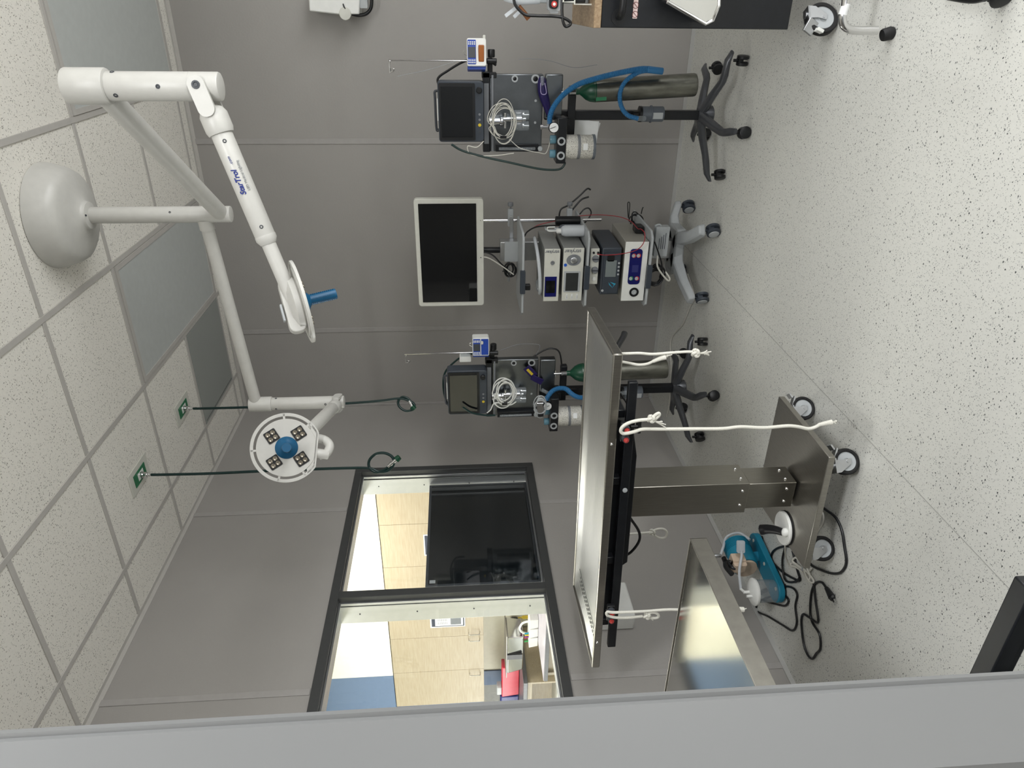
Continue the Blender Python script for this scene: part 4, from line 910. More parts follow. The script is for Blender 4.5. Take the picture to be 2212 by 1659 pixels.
# light source (lower)
t1, xa, xb, za, zb, f1 = unit('light_source', (1213, 650), (1218, 537), (1267, 535), (1252, 650), -.86, -.52, OFFW, 'lower silver console with an oval dial and large dark display', 'console', GS)
text('lettering', 'stryker', .029, (xb - .008, -.8612, za + .018), VX, VY, MGREY, t1, space=1.05, off=.0005)
cz = (za + zb) / 2
mb = MB(); mb.lathe([(.030, 0), (.031, .001), (.030, .003)], (xb - .065, -.861, cz), (0, -1, 0), 36)
for v in mb.v: v.z = cz + (v.z - cz) * 1.25
dl = mb.build('dial_surround', MGREY, t1)
mb = MB(); mb.lathe([(.018, 0), (.018, .008), (.015, .010), (.004, .010), (.004, .012)], (xb - .065, -.863, cz), (0, -1, 0), 30); mb.build('dial', ALU, dl)
mb = MB(); mb.rbox((xa + .112, -.8615, cz + .004), (.118, .003, .088), .004); bz = mb.build('display_bezel', LGREY, t1)
mb = MB(); mb.bb((xa + .060, -.864, cz - .030), (xa + .162, -.862, cz + .038)); mb.build('display', mat('dim_display', (52, 54, 54), .2), bz)
mb = MB(); mb.lathe([(.0085, 0), (.0085, .002)], (xb - .092, -.861, zb - .012), (0, -1, 0), 18); mb.build('badge', mat('blue_badge', (40, 90, 190), .3), t1)
mb = MB()
for k_ in (-1, 0, 1): mb.bb((xa + .012, -.8612, cz + k_ * .028 - .004), (xa + .040, -.860, cz + k_ * .028 + .004))
mb.build('port_label', PAPER, t1)
for q, s_ in enumerate(('High Flow', 'Flow In', 'Pressure In')): text('lettering', s_, .005, (xa + .014, -.8614, cz + (1 - q) * .028 - .002), (1, 0, 0), (0, 0, 1), INK, t1)
# knob box under the shelf
t1, xa, xb, za, zb, f1 = unit('control_box', (1273, 614), (1275, 537), (1295, 537), (1291, 614), -.85, -.55, OFFW, 'narrow silver control box with two grey knobs under the middle shelf', 'control box', GS)
cz = (za + zb) / 2 - .004
for dx in (.055, .118):
    mb = MB(); mb.lathe([(.018, 0), (.018, .010), (.015, .013)], (xb - dx, -.85, cz), (0, -1, 0), 26); kb = mb.build('knob', MGREY, t1)
    mb = MB(); mb.box((xb - dx, -.864, cz), (.005, .004, .034), (.3, 0, 1) if False else (1, 0, 0), (0, 1, 0)); mb.build('pointer', DGREY, kb)
mb = MB(); mb.lathe([(.010, 0), (.010, .003)], (xa + .032, -.85, cz), (0, -1, 0), 20); mb.build('button', WPLAS, t1)
mb = MB()
for dz in (-.012, .012): mb.lathe([(.006, 0), (.006, .006)], (xb - .022, -.85, cz + dz), (0, -1, 0), 14)
mb.build('socket', BLACK, t1)
# charcoal generator
yf = -.86
xa, xb = pY(1337, 636, yf).x, pY(1342, 535, yf).x; za, zb = pY(1340, 580, yf).z, pY(1299, 580, yf).z
t1 = thing('surgical_generator', ((xa + xb) / 2, -.7, za), 'charcoal generator with grey screen and a light blue emblem above the white unit', 'generator')
mb = MB(); mb.prism([V(xa, yf, za), V(xa, yf, zb), V(xb, yf, zb), V(xb, yf, za)], V(0, .34, 0)); mb.build('case', SLATE, t1, .006)
mb = MB(); mb.rbox(((xa + xb) / 2 - .01, yf - .004, (za + zb) / 2), (.225, .008, .088), .012); fc = mb.build('fascia', SLATE, t1, .002)
mb = MB(); mb.rbox(((xa + xb) / 2 + .02, yf - .0095, (za + zb) / 2 + .002), (.092, .003, .058), .002); mb.build('screen', mat('grey_lcd', (118, 126, 126), .3), fc)
mb = MB(); mb.rbox((xb - .055, yf - .0095, (za + zb) / 2 + .006), (.034, .003, .038), .007); mb.build('soft_key_pad', BLACK, fc)
mb = MB()
for k_ in range(4): mb.lathe([(.0055, 0), (.0055, .002)], ((xa + xb) / 2 + .05 - k_ * .021, yf - .009, za + .012), (0, -1, 0), 14)
mb.build('button', LGREY, fc)
mb = MB(); mb.prism([V(xa + .046, yf - .010, za + .036), V(xa + .066, yf - .010, za + .020), V(xa + .076, yf - .010, za + .052), V(xa + .060, yf - .010, za + .030)], V(0, .002, 0)); mb.prism([V(xa + .040, yf - .010, za + .034), V(xa + .060, yf - .010, za + .056), V(xa + .075, yf - .010, za + .060)], V(0, .002, 0)); mb.build('emblem', mat('cyan_emblem', (50, 150, 180), .4), fc)
mb = MB(); mb.lathe([(.007, 0), (.007, .002)], (xa + .028, yf - .009, zb - .012), (0, -1, 0), 14); mb.build('power_key', LGREY, fc)
# white unit with navy panel
t1, xa, xb, za, zb, f1 = unit('insufflator', (1343, 650), (1350, 522), (1402, 523), (1390, 650), -.865, -.50, WPLAS, 'white unit with a navy rounded control panel on the lowest shelf', 'medical device', mat('taupe_case', (150, 148, 140), .45))
cz = (za + zb) / 2
mb = MB(); mb.rbox(((xa + xb) / 2 + .03, -.867, cz + .002), (.198, .004, .066), .016); np_ = mb.build('control_panel', NAVY, t1)
for dx, dz, mm in ((-.04, -.014, mat('key_red', (180, 50, 60))), (-.04, .018, mat('key_green', (40, 120, 80))), (.088, .014, REDK), (.088, -.012, REDK)):
    mb = MB(); mb.lathe([(.012, 0), (.012, .002)], ((xa + xb) / 2 + dx + .005, -.869, cz + dz), (0, -1, 0), 20); kk = mb.build('key', mm, np_)
    mb = MB(); mb.lathe([(.009, 0), (.009, .002)], ((xa + xb) / 2 + dx + .005, -.8705, cz + dz + .003), (0, -1, 0), 20); mb.build('key_cap', LGREY, kk)
mb = MB(); mb.bb(((xa + xb) / 2 + .0, -.8695, cz - .016), ((xa + xb) / 2 + .04, -.8685, cz + .018)); mb.build('readout', mat('dim_readout', (50, 52, 110), .3), np_)
mb = MB(); mb.ring((xa + .052, -.8655, cz - .006), (0, -1, 0), .026, .015, .004); so = mb.build('socket', BLACK, t1)
mb = MB(); mb.lathe([(.0145, 0), (.0145, .003), (.006, .004), (.003, .001)], (xa + .052, -.8655, cz - .006), (0, -1, 0), 24); mb.build('socket_insert', LGREY, so)
# bottles
q = pY(1240, 510, -.62)
zs = .712; bx, by = 1.462, -.74
def bottle(bx, by, m, lab, cm, sc=1):
    t = thing('wash_bottle', (bx, by, zs), lab, 'bottle')
    mb = MB(); mb.lathe([(.027, 0), (.030, .004), (.030, .105), (.024, .120), (.013, .127), (.012, .13)], (bx, by, zs), (0, 0, 1), 30); mb.build('body', m, t)
    mb = MB(); mb.lathe([(.014, 0), (.014, .018), (.008, .024)], (bx, by, zs + .128), (0, 0, 1), 20); mb.tube([(bx, by, zs + .15), (bx, by, zs + .19), (bx + .008, by, zs + .20), (bx + .02, by, zs + .197), (bx + .022, by, zs + .16)], .0035, 8, 5); mb.build('spout', cm, t)
bottle(1.474, -.745, FROST, 'translucent white wash bottle on the middle shelf of the tower', WPLAS)
bottle(1.455, -.66, SMOKE, 'black topped bottle just behind the translucent wash bottle', FROST)
mb = MB(); mb.rcyl((1.49, -.60, .712), (1.49, -.60, .85), .024, .004); tag(mb.build('camera_cup', BLACK), 'black cylinder standing behind the bottles on the middle shelf', 'container')
# flat bag / hose on top of units, top shelf clutter
cable('tube_loop', [V(1.39, -.66, .965), V(1.42, -.7, .975), V(1.38, -.84, .972), V(1.28, -.875, .962), V(1.18, -.86, .955), V(1.14, -.80, .950)], .009, FROST, 'pale translucent tube lying across the top of the upper silver console', 'tube')
mb = MB(); mb.sph((1.19, -.80, .955), .03, 14, (1.4, .5, .6)); tag(mb.build('plastic_bag', CLEAR), 'crumpled clear plastic on the left end of the upper console', 'bag')
mb = MB(); mb.rbox((1.19, -.83, 1.02), (.03, .03, .028), .004); tag(mb.build('camera_plug', BLACK, bevel=.003), 'black plug hanging under the front bumper of the top shelf', 'plug')
coilt = thing('cable_bundle', (1.25, -.62, 1.07), 'tangled black cable bundle under the big white monitor', 'cable')
mb = MB(); coil(mb, V(1.21, -.60, 1.10), V(0, 0, 1), V(1, 0, 0), .030, .035, 4, .0038, .3, V(0, -1, 0), 11); mb.tube([V(1.32, -.6, 1.26), V(1.30, -.61, 1.2), V(1.25, -.62, 1.15), V(1.20, -.60, 1.10)], .004); mb.build('black_lead', BLACK, coilt)
mb = MB(); mb.tube([V(1.29, -.61, 1.26), V(1.285, -.62, 1.22), V(1.24, -.62, 1.15), V(1.19, -.63, 1.08)], .0035); mb.build('white_lead', CABLEW, coilt)
cable('black_cable', pp([(1272, 425), (1255, 432), (1235, 455), (1222, 470), (1210, 478)], -.42) , .005, BLACK, 'stiff black cable loop sticking out right of the tower', 'cable')
cable('black_cable', pp([(1276, 410), (1268, 408), (1250, 425), (1228, 443), (1212, 452), (1208, 468), (1211, 480), (1218, 486)], -.40), .0048, BLACK, 'long black cable loop sticking out above the right clamp', 'cable')
cable('black_cable', pp([(1252, 463), (1262, 452), (1272, 450), (1277, 460), (1270, 474), (1262, 482)], -.42), .004, BLACK, 'small black cable arch behind the middle shelf edge', 'cable')
cable('black_cable', [pY(1133, 510, -.8), pY(1140, 500, -.75), pY(1160, 490, -.7), pY(1200, 487, -.66), pY(1215, 488, -.62)], .004, BLACK, 'black lead running from the top shelf to the bottles', 'cable')
cable('red_cable', [pY(1153, 491, -.60), pY(1170, 484, -.60), pY(1215, 474, -.58), pY(1250, 467, -.56), pY(1290, 464, -.55), pY(1330, 467, -.56), pY(1350, 472, -.60), pY(1365, 480, -.70), pY(1378, 494, -.80), pY(1385, 495, -.86), pY(1393, 505, -.90), pY(1390, 525, -.91), pY(1375, 540, -.91), pY(1345, 548, -.905), pY(1310, 551, -.90), pY(1290, 549, -.87)], .0022, REDC, 'thin red cable looping over the right side of the tower into the control box', 'cable', n=8)
cb = thing('cable_bundle', (1.5, -.55, .48), 'knotted black leads behind the lowest unit on the right', 'cable')
mb = MB(); coil(mb, pY(1375, 475, -.52), V(0, 0, 1), V(1, 0, .3), .03, .035, 4, .0035, .35, V(0, -1, 0), 21); mb.tube(pp([(1385, 462), (1388, 450), (1390, 448)], -.5), .003); mb.tube(pp([(1358, 472), (1360, 450), (1360, 438), (1356, 440), (1357, 470)], -.5), .0025); mb.build('black_lead', BLACK, cb)
mb = MB(); mb.rbox(V(1.47, -.70, .405), (.04, .06, .05), .01); tag(mb.build('plug_adapter', BLACK, bevel=.003), 'black plug adapter on the right end of the lowest shelf', 'adapter')
psu = thing('power_supply', (1.37, -.72, .21), 'pale grey power supply box slung below the lowest shelf', 'power supply')
A_, B_ = pY(1416, 488, -.72), pY(1438, 551, -.72); mb = MB(); mb.rbox((A_ + B_) / 2, (abs(A_.x - B_.x), .05, abs(A_.z - B_.z)), .004); mb.build('case', LGREY, psu, .002)
mb = MB(); c_ = (A_ + B_) / 2
for k_ in range(4): mb.bb((c_.x - .04, c_.y - .0262, c_.z - .02 + k_ * .011), (c_.x + .05 - .01 * k_, c_.y - .0255, c_.z - .017 + k_ * .011))
mb.build('print', INK, psu)
mb = MB(); mb.tube([c_ + V(.07, 0, .028), c_ + V(.085, 0, .035), c_ + V(.09, 0, .015), c_ + V(.08, 0, .005)], .005); mb.build('strain_relief', LGREY, psu)
cb = thing('cable_bundle', (1.2, -.78, .25), 'thick hanging loops of black cord under the lowest shelf', 'cable')
mb = MB(); coil(mb, pY(1416, 596, -.78), V(0, 0, 1), V(1, 0, 0), .045, .05, 6, .0048, .25, V(0, -1, 0), 33); mb.tube([pY(1414, 522, -.78), pY(1423, 548, -.78), pY(1430, 575, -.78), pY(1425, 600, -.78)], .004); mb.build('cord', BLACK, cb)
cable('white_cord', [pY(1420, 552, -.80), pY(1420, 575, -.82), pY(1430, 592, -.82), pY(1443, 606, -.82), pY(1446, 600, -.80), pY(1432, 580, -.76)], .005, CABLEW, 'white cord loop hanging below the power supply box', 'cord')
cable('floor_cord', [pZ(a, b, .006) for a, b in ((1486, 592), (1500, 640), (1490, 665), (1475, 700), (1462, 715), (1452, 728), (1448, 750), (1450, 800), (1446, 870), (1440, 900))], .004, CABLEW, 'pale cord on the floor running from the tower behind the operating table', 'cord')

# ================================================================== OPERATING TABLE
TC = V(.873, -2.243, 0); YAW = math.radians(4.3)
ux = V(math.cos(YAW), math.sin(YAW), 0); uy = V(-ux.y, ux.x, 0)
def TP(a, b, z): return TC + ux * a + uy * b + V(0, 0, z)
tt = thing('operating_table', TC, 'stainless steel veterinary operating table on a castered pedestal base', 'operating table')
LX, LW = .675, .247
mb = MB()
# tray: rim ring, inner lip and floor
def ringrect(mb, o, i, z0, z1):
    (a, b), (c, d) = o, i
    O = [(-a, -b), (a, -b), (a, b), (-a, b)]; I = [(-c, -d), (c, -d), (c, d), (-c, d)]
    for k_ in range(4):
        j_ = (k_ + 1) % 4; mb.hexa([TP(*O[k_], z0), TP(*O[j_], z0), TP(*I[j_], z0), TP(*I[k_], z0), TP(*O[k_], z1), TP(*O[j_], z1), TP(*I[j_], z1), TP(*I[k_], z1)])
ringrect(mb, (LX, LW), (LX - .012, LW - .012), .872, .904)
top = mb.build('tray_rim', STEELB, tt, .004)
mb = MB(); a, b = LX - .010, LW - .010
def grid(mb, f, nx, ny):
    vs = [f(i / nx, j / ny) for j in range(ny + 1) for i in range(nx + 1)]
    mb.add(vs, [(j * (nx + 1) + i, j * (nx + 1) + i + 1, (j + 1) * (nx + 1) + i + 1, (j + 1) * (nx + 1) + i) for j in range(ny) for i in range(nx)])
grid(mb, lambda u, v: TP(-a + 2 * a * u, -b + 2 * b * v, .8985 - .012 * min(1, 8 * min(u * 2.7, (1 - u) * 2.7, v, 1 - v)) - .004 * (1 - abs(2 * v - 1))), 60, 30)
mb.bb((0, 0, 0), (0, 0, 0)) if False else None
mb.hexa([TP(-a, -b, .872), TP(a, -b, .872), TP(a, b, .872), TP(-a, b, .872), TP(-a, -b, .876), TP(a, -b, .876), TP(a, b, .876), TP(-a, b, .876)])
mb.build('tray_floor', STEEL, tt, angle=30)
mb = MB()
for i in range(14):
    for j in range(2): c = TP(-LX + .085 + .026 * j - .0 * i, -.165 + i * .0254 + (.0 if j else .006), .8855); mb.box(c, (.006, .012, .0015), ux, uy)
mb.build('drain_slot', BLACK, tt)
mb = MB()
mb.prism([TP(-LX + .14 , -.20, .8875), TP(-LX + .143, -.20, .8875), TP(-LX + .143, .20, .8875), TP(-LX + .14, .20, .8875)], V(0, 0, .001)); mb.build('drain_panel_edge', DGREY, tt)
for x in (.345, -.54):
    mb = MB(); mb.sph(TP(x, -LW - .001, .889), .0055, 12); mb.build('rim_screw', CHROME, tt)
# under frame
mb = MB(); mb.hexa([TP(-.60, -.218, .806), TP(.56, -.218, .806), TP(.56, -.196, .806), TP(-.60, -.196, .806), TP(-.60, -.218, .838), TP(.56, -.218, .838), TP(.56, -.196, .838), TP(-.60, -.196, .838)]); mb.build('side_rail', BLKMET, tt, .003)
mb = MB(); mb.hexa([TP(-.60, .196, .806), TP(.56, .196, .806), TP(.56, .218, .806), TP(-.60, .218, .806), TP(-.60, .196, .838), TP(.56, .196, .838), TP(.56, .218, .838), TP(-.60, .218, .838)]); mb.build('side_rail', BLKMET, tt, .003)
mb = MB()
mb.prism([TP(.40, -.17, .858), TP(.38, -.17, .80), TP(.25, -.17, .775), TP(-.22, -.17, .775), TP(-.24, -.17, .80), TP(-.45, -.17, .83), TP(-.45, -.17, .858)], uy * .34)
mb.hexa([TP(-.56, -.15, .858), TP(.5, -.15, .858), TP(.5, .15, .858), TP(-.56, .15, .858), TP(-.56, -.15, .872), TP(.5, -.15, .872), TP(.5, .15, .872), TP(-.56, .15, .872)])
for x in (-.5, -.2, .15, .42):
    mb.hexa([TP(x, -.2, .838), TP(x + .03, -.2, .838), TP(x + .03, .2, .838), TP(x, .2, .838), TP(x, -.2, .872), TP(x + .03, -.2, .872), TP(x + .03, .2, .872), TP(x, .2, .872)])
mb.build('lift_frame', BLKMET, tt, .003)
mb = MB()
for x in (.14,): mb.lathe([(.009, 0), (.009, .003), (.004, .004)], TP(x, -.219, .822), -uy, 16)
mb.lathe([(.007, 0), (.007, .003)], TP(-.42, -.219, .822), -uy, 16); mb.build('rail_bolt', LGREY, tt)
# lever
mb = MB(); mb.tube([TP(.50, -.05, .87), TP(.545, -.02, .83), TP(.60, .08, .825), TP(.665, .10, .82)], lambda u: .010 + .004 * u, 12, 8)
mb.v = mb.v
a_ = pY(1320, 760, -2.15); 
mb = MB(); mb.tube([TP(.62, .02, .862), pY(1326, 762, -2.20), pY(1336, 745, -2.16), pY(1346, 728, -2.12), pY(1349, 720, -2.10)], lambda u: .009 + .003 * u, 12, 8); mb.build('lever', BLACK, tt)
# column
CX, CYY = .929, -2.335
mb = MB(); mb.bb((CX - .068, CYY - .062, .335), (CX + .068, CYY + .062, .80)); mb.build('column_sleeve', STEELV, tt, .002)
mb = MB(); mb.bb((CX - .057, CYY - .052, .15), (CX + .057, CYY + .052, .345)); mb.build('column', STEELV, tt, .002)
mb = MB()
for z_ in (.36,):
    for dx in (-.03, .035): mb.sph((CX + dx, CYY - .063, z_), .006, 10)
    for dy in (-.03, .03): mb.sph((CX + .069, CYY + dy, z_), .006, 10)
for z_ in (.185,):
    for dx in (-.028, .03): mb.sph((CX + dx, CYY - .053, z_), .006, 10)
    for dy in (-.028, .028): mb.sph((CX + .058, CYY + dy, z_), .006, 10)
mb.build('bolt', CHROME, tt)
# base plate
bp_ = [V(1.195, -2.101, 0), V(1.195, -2.528, 0), V(.715, -2.556, 0), V(.690, -2.10, 0)]
mb = MB(); mb.prism([p + V(0, 0, .118) for p in bp_], V(0, 0, .024)); mb.build('base_plate', STEELB, tt, .002)
# casters
def caster(par, p, yaw, R=.047, brake=True, lab=None):
    p = Vector(p); a = V(math.cos(yaw), math.sin(yaw), 0); f = V(-a.y, a.x, 0); c = p + V(0, 0, R)
    mb = MB(); mb.ring(c - a * .014, a, R, R * .72, .028, 40); cs = mb.build('caster', RUBBER, par, .004)
    mb = MB(); mb.lathe([(R * .72, -.011), (R * .70, -.013), (R * .66, -.010), (R * .30, -.008), (R * .25, -.013), (R * .25, .013), (R * .30, .008), (R * .66, .010), (R * .70, .013), (R * .72, .011)], c, a, 36); mb.build('wheel_hub', LGREY, cs)
    mb = MB()
    for s_ in (-1, 1): mb.prism([c + a * s_ * .017 + f * x + V(0, 0, z_) for x, z_ in ((-.011, -.009), (.008, -.012), (.038, .028), (.040, R * .92), (-.006, R * .92), (-.004, .022))], a * s_ * .003)
    tp = c + V(0, 0, R * .92) + f * .014; mb.box(tp, (.04, .052, .005), a, f); mb.cyl(c - a * .022, c + a * .022, .0055)
    mb.cyl(tp, tp + V(0, 0, .12 - tp.z if tp.z < .118 else .002), .012); mb.build('caster_fork', ALU, cs)
    if brake:
        mb = MB(); mb.box(c + V(0, 0, R * .75) - f * .030, (.026, .04, .006), a, f + V(0, 0, .4)); mb.box(c + V(0, 0, R * .95) - f * .052, (.028, .02, .006), a, f - V(0, 0, .6)); mb.build('brake_pedal', ALU, cs)
    return cs
for (x, y, yw) in ((1.150, -2.125, .45), (1.140, -2.480, .45), (.745, -2.485, .35), (.735, -2.16, .35)):
    o_ = caster(tt, (x, y, 0), PI - 1.0 + yw * .3)
# cords under the table
cable('table_cord', [pY(1352, 1105, -2.3), pY(1362, 1120, -2.3), pY(1380, 1148, -2.3), pY(1380, 1170, -2.3), pY(1360, 1195, -2.28), pY(1335, 1203, -2.25), pY(1312, 1203, -2.2)], .0055, BLACK, 'black cord looping under the left half of the operating table', 'cord', par=tt)
cable('table_cord', [pY(1346, 1128, -2.15), pY(1354, 1145, -2.15), pY(1355, 1175, -2.15), pY(1346, 1208, -2.15), pY(1330, 1220, -2.15), pY(1312, 1221, -2.1)], .0042, BLACK, 'thinner black cord behind the first one under the operating table', 'cord', par=tt)
cable('table_cord', [pY(1340, 850, -2.05), pY(1352, 868, -2.05), pY(1362, 885, -2.05), pY(1362, 900, -2.05), pY(1354, 912, -2.05)], .004, BLACK, 'black cord hanging in front of the cart behind the table right end', 'cord', par=tt)

# clamps and ropes
def cleat(px, z_, yy_, lab, knob=True):
    c = V(px, yy_, z_)
    t = thing('rope_clamp', c, lab, 'clamp', 'rope clamps on the table rail')
    mb = MB(); mb.box(c, (.07, .018, .03), ux, uy); mb.build('plate', BLACK, t, .003)
    for s_ in (-1, 1):
        mb = MB(); mb.lathe([(.0125, 0), (.013, .004), (.013, .018), (.012, .022)], c + ux * s_ * .018 - uy * .008, -uy, 22); w_ = mb.build('cleat', DGREY, t)
        mb = MB(); mb.lathe([(.0095, 0), (.0085, .005), (.004, .007), (.002, .009)], c + ux * s_ * .018 - uy * .030, -uy, 18); mb.build('red_screw', REDK, w_)
    if knob:
        mb = MB(); mb.cyl(c + V(0, .01, -.02) + ux * .01, c + V(0, .01, -.05) + ux * .01, .006); mb.box(c + V(0, .01, -.052) + ux * .01, (.05, .012, .012), ux, uy); mb.box(c + V(0, .01, -.052) + ux * .01, (.012, .05, .012), ux, uy); mb.build('thumb_screw', BLACK, t, .003)
    return c
K1 = pY(1351, 936, -2.475); cleat(K1.x, K1.z, -2.462, 'black clamp with two red screws on the right half of the table rail')
K2 = pY(1319, 1324, -2.53); cleat(K2.x, K2.z, -2.525, 'black clamp with two red screws on the left end of the table rail', False)
RR = .0058
def knot(mb, c, s_=.016, seed=0):
    rd = random.Random(seed); pts = []
    for i in range(24):
        th = 2 * PI * i / 24; r_ = s_ * (.65 + .35 * math.cos(1.5 * th * 2))
        pts.append(c + V(r_ * math.cos(2 * th), s_ * .5 * math.sin(3 * th), r_ * math.sin(2 * th)))
    mb.tube(pts, RR * .95, 8, 4, True)
def strands(mb, a, d, n_=5, L=.03, spread=.4, seed=1):
    rd = random.Random(seed); d = Vector(d).normalized()
    for i in range(n_):
        q = d + V(rd.uniform(-1, 1), rd.uniform(-.3, .3), rd.uniform(-1, 1)) * spread; mb.tube([a, a + d * L * .4 + q * L * .2, a + q * L], lambda u: RR * .55 * (1 - .4 * u), 6, 4)
ya = -2.40
tr = thing('tie_rope', pY(1345, 763, ya), 'white rope hanging at the right end of the table with a knotted tassel end', 'rope', 'white tie ropes')
mb = MB(); mb.tube([pY(1325, 763, ya), pY(1345, 764, ya), pY(1380, 763, ya), pY(1410, 765, ya), pY(1450, 762, ya), pY(1480, 760, ya), pY(1496, 760, ya)], RR * .8, 10); mb.build('rope', ROPE, tr)
mb = MB(); knot(mb, pY(1503, 763, ya), .012); strands(mb, pY(1507, 764, ya), (.1, 0, -1), 6, .035, .35, 3); mb.build('knot', ROPE, tr)
mb = MB(); mb.tube([pY(1325, 781, ya), pY(1345, 782, ya), pY(1362, 785, ya), pY(1380, 788, ya), pY(1398, 786, ya), pY(1412, 780, ya)], RR * .8, 10)
mb.tube([pY(1410, 781, ya), pY(1425, 775, ya), pY(1438, 771, ya)], lambda u: RR * (1 + .6 * u), 10); strands(mb, pY(1434, 772, ya), (.5, 0, -1), 6, .022, .5, 5); mb.build('frayed_end', ROPE, tr)
yb = -2.505
tr = thing('tie_rope', pY(1351, 936, yb), 'long white rope wrapped on the right clamp, reaching almost to the floor', 'rope', 'white tie ropes')
mb = MB(); mb.tube([pY(1402, 906, yb), pY(1380, 908, yb), pY(1360, 913, yb), pY(1346, 921, yb), pY(1341, 930, yb), pY(1345, 936, yb), pY(1355, 936, yb), pY(1372, 932, yb), pY(1390, 927, yb), pY(1430, 927, yb), pY(1500, 926.5, yb), pY(1560, 926, yb), pY(1600, 922, yb), pY(1650, 924, yb), pY(1700, 920, yb), pY(1725, 922, yb), pY(1745, 926, yb), pY(1760, 923, yb), pY(1772, 916, yb)], RR, 12, 8); mb.build('rope', ROPE, tr)
mb = MB(); knot(mb, pY(1407, 905, yb), .011); mb.tube([pY(1408, 906, yb), pY(1414, 898, yb), pY(1422, 893, yb), pY(1424, 896, yb), pY(1418, 903, yb), pY(1409, 908, yb)], RR, 10, 6); strands(mb, pY(1408, 907, yb), (-.5, 0, -1), 7, .04, .45, 9); mb.build('knot', ROPE, tr)
mb = MB(); mb.tube([pY(1768, 918, yb), pY(1785, 914, yb), pY(1797, 912, yb)], lambda u: RR * (1.1 + .5 * u), 10); strands(mb, pY(1793, 913, yb), (.1, 0, -1), 7, .022, .4, 6); mb.build('frayed_end', ROPE, tr)
yc = -2.572
tr = thing('tie_rope', pY(1320, 1325, yc), 'white rope on the left clamp, partly hidden by the nearer steel table', 'rope', 'white tie ropes')
mb = MB(); mb.tube([pY(1388, 1331, yc), pY(1360, 1334, yc), pY(1330, 1334, yc), pY(1312, 1329, yc), pY(1312, 1322, yc), pY(1325, 1323, yc), pY(1360, 1322, yc), pY(1400, 1320, yc), pY(1440, 1317, yc), pY(1480, 1317, yc), pY(1560, 1317, yc), pY(1580, 1317, yc)], RR * .9, 10, 8); mb.build('rope', ROPE, tr)
mb = MB(); knot(mb, pY(1398, 1330, yc), .012); mb.tube([pY(1396, 1328, yc), pY(1408, 1323, yc), pY(1419, 1325, yc), pY(1423, 1331, yc), pY(1416, 1335, yc), pY(1400, 1334, yc)], RR * .9, 10, 6); strands(mb, pY(1400, 1334, yc), (-.4, 0, -1), 4, .02, .4, 12); mb.build('knot', ROPE, tr)
mb = MB(); mb.tube([pY(1576, 1317, yc), pY(1594, 1316, yc), pY(1606, 1317, yc)], lambda u: RR * (1.2 + .6 * u), 10); strands(mb, pY(1600, 1317, yc), (0, 0, -1), 6, .018, .4, 14); mb.build('frayed_end', ROPE, tr)
yd = -2.03
tr = thing('tie_rope', pY(1340, 1152, yd), 'dim white rope with an open loop hanging behind the operating table', 'rope', 'white tie ropes')
mb = MB(); mb.tube([pY(1325, 1153, yd), pY(1345, 1154, yd), pY(1380, 1152, yd), pY(1404, 1150, yd)], RR * .9, 10)
mb.tube([pY(1404, 1150, yd), pY(1420, 1143, yd), pY(1434, 1143, yd), pY(1441, 1151, yd), pY(1436, 1161, yd), pY(1422, 1161, yd), pY(1408, 1152, yd)], RR * .85, 10, 6); mb.build('rope', ROPE, tr)
mb = MB(); knot(mb, pY(1409, 1150, yd), .013); mb.build('knot', ROPE, tr)

# ------------------------------------------------------------------ foot pedal on the base
c = V(.758, -2.375, .142)
PED = t = thing('foot_pedal', c, 'white round foot pedal with a black lever on the table base plate', 'foot pedal')
mb = MB(); mb.lathe([(.066, 0), (.067, .003), (.067, .012), (.064, .016), (.02, .018)], c, (0, 0, 1), 44); mb.build('disc', WPLAS, t)
mb = MB(); mb.ring(c, (0, 0, 1), .0685, .066, .006, 44); mb.build('rubber_ring', RUBBER, t)
mb = MB(); mb.tube([c + V(.01, -.035, .03), c + V(0, -.01, .045), c + V(-.02, .02, .062), c + V(-.035, .035, .078)], lambda u: .014 + .007 * u, 16, 6); mb.build('lever', BLACK, t)
mb = MB(); mb.sph(c + V(.012, -.04, .022), .018, 16, (1, 1, .8)); mb.build('pivot', WPLAS, t)
# ------------------------------------------------------------------ white wall box below window, outlet
a = pX(1328, 1230, 0); b_ = pX(1362, 1337, 0)
wy0, wy1, wz = pX(1365, 1330, .09).y, pX(1365, 1255, .09).y, pX(1365, 1300, .09).z
mb = MB(); mb.bb((0, wy0, wz), (.09, wy1, .84)); t = thing('wall_box', (.05, (wy0 + wy1) / 2, wz), 'plain white box fixed to the left wall behind the operating table', 'box'); mb.build('case', WPLAS, t, .01)
mb = MB(); mb.bb((0, -.755, .285), (.006, -.632, .40)); t = thing('outlet_plate', (0, -.69, .285), 'grey outlet plate low on the left wall under the table rail', 'outlet'); mb.build('plate', BATTEN, t, .002)
mb = MB()
for dy in (-.03, .03): mb.rbox((.0065, -.69 + dy, .345), (.002, .03, .06), .006, (0, 1, 0), (1, 0, 0)) if False else mb.bb((.005, -.70 + dy, .33), (.0075, -.68 + dy, .365))
mb.build('socket', LGREY, t)

# ================================================================== NEAR STEEL TABLE
zt2 = .72
ap = pZ(1490, 1163, zt2)
t = thing('steel_side_table', (ap.x - .4, ap.y - .3, 0), 'shiny stainless steel wall-hung side table in the left foreground, cut by the door edge', 'table')
X1, Y1 = ap.x, ap.y
mb = MB()
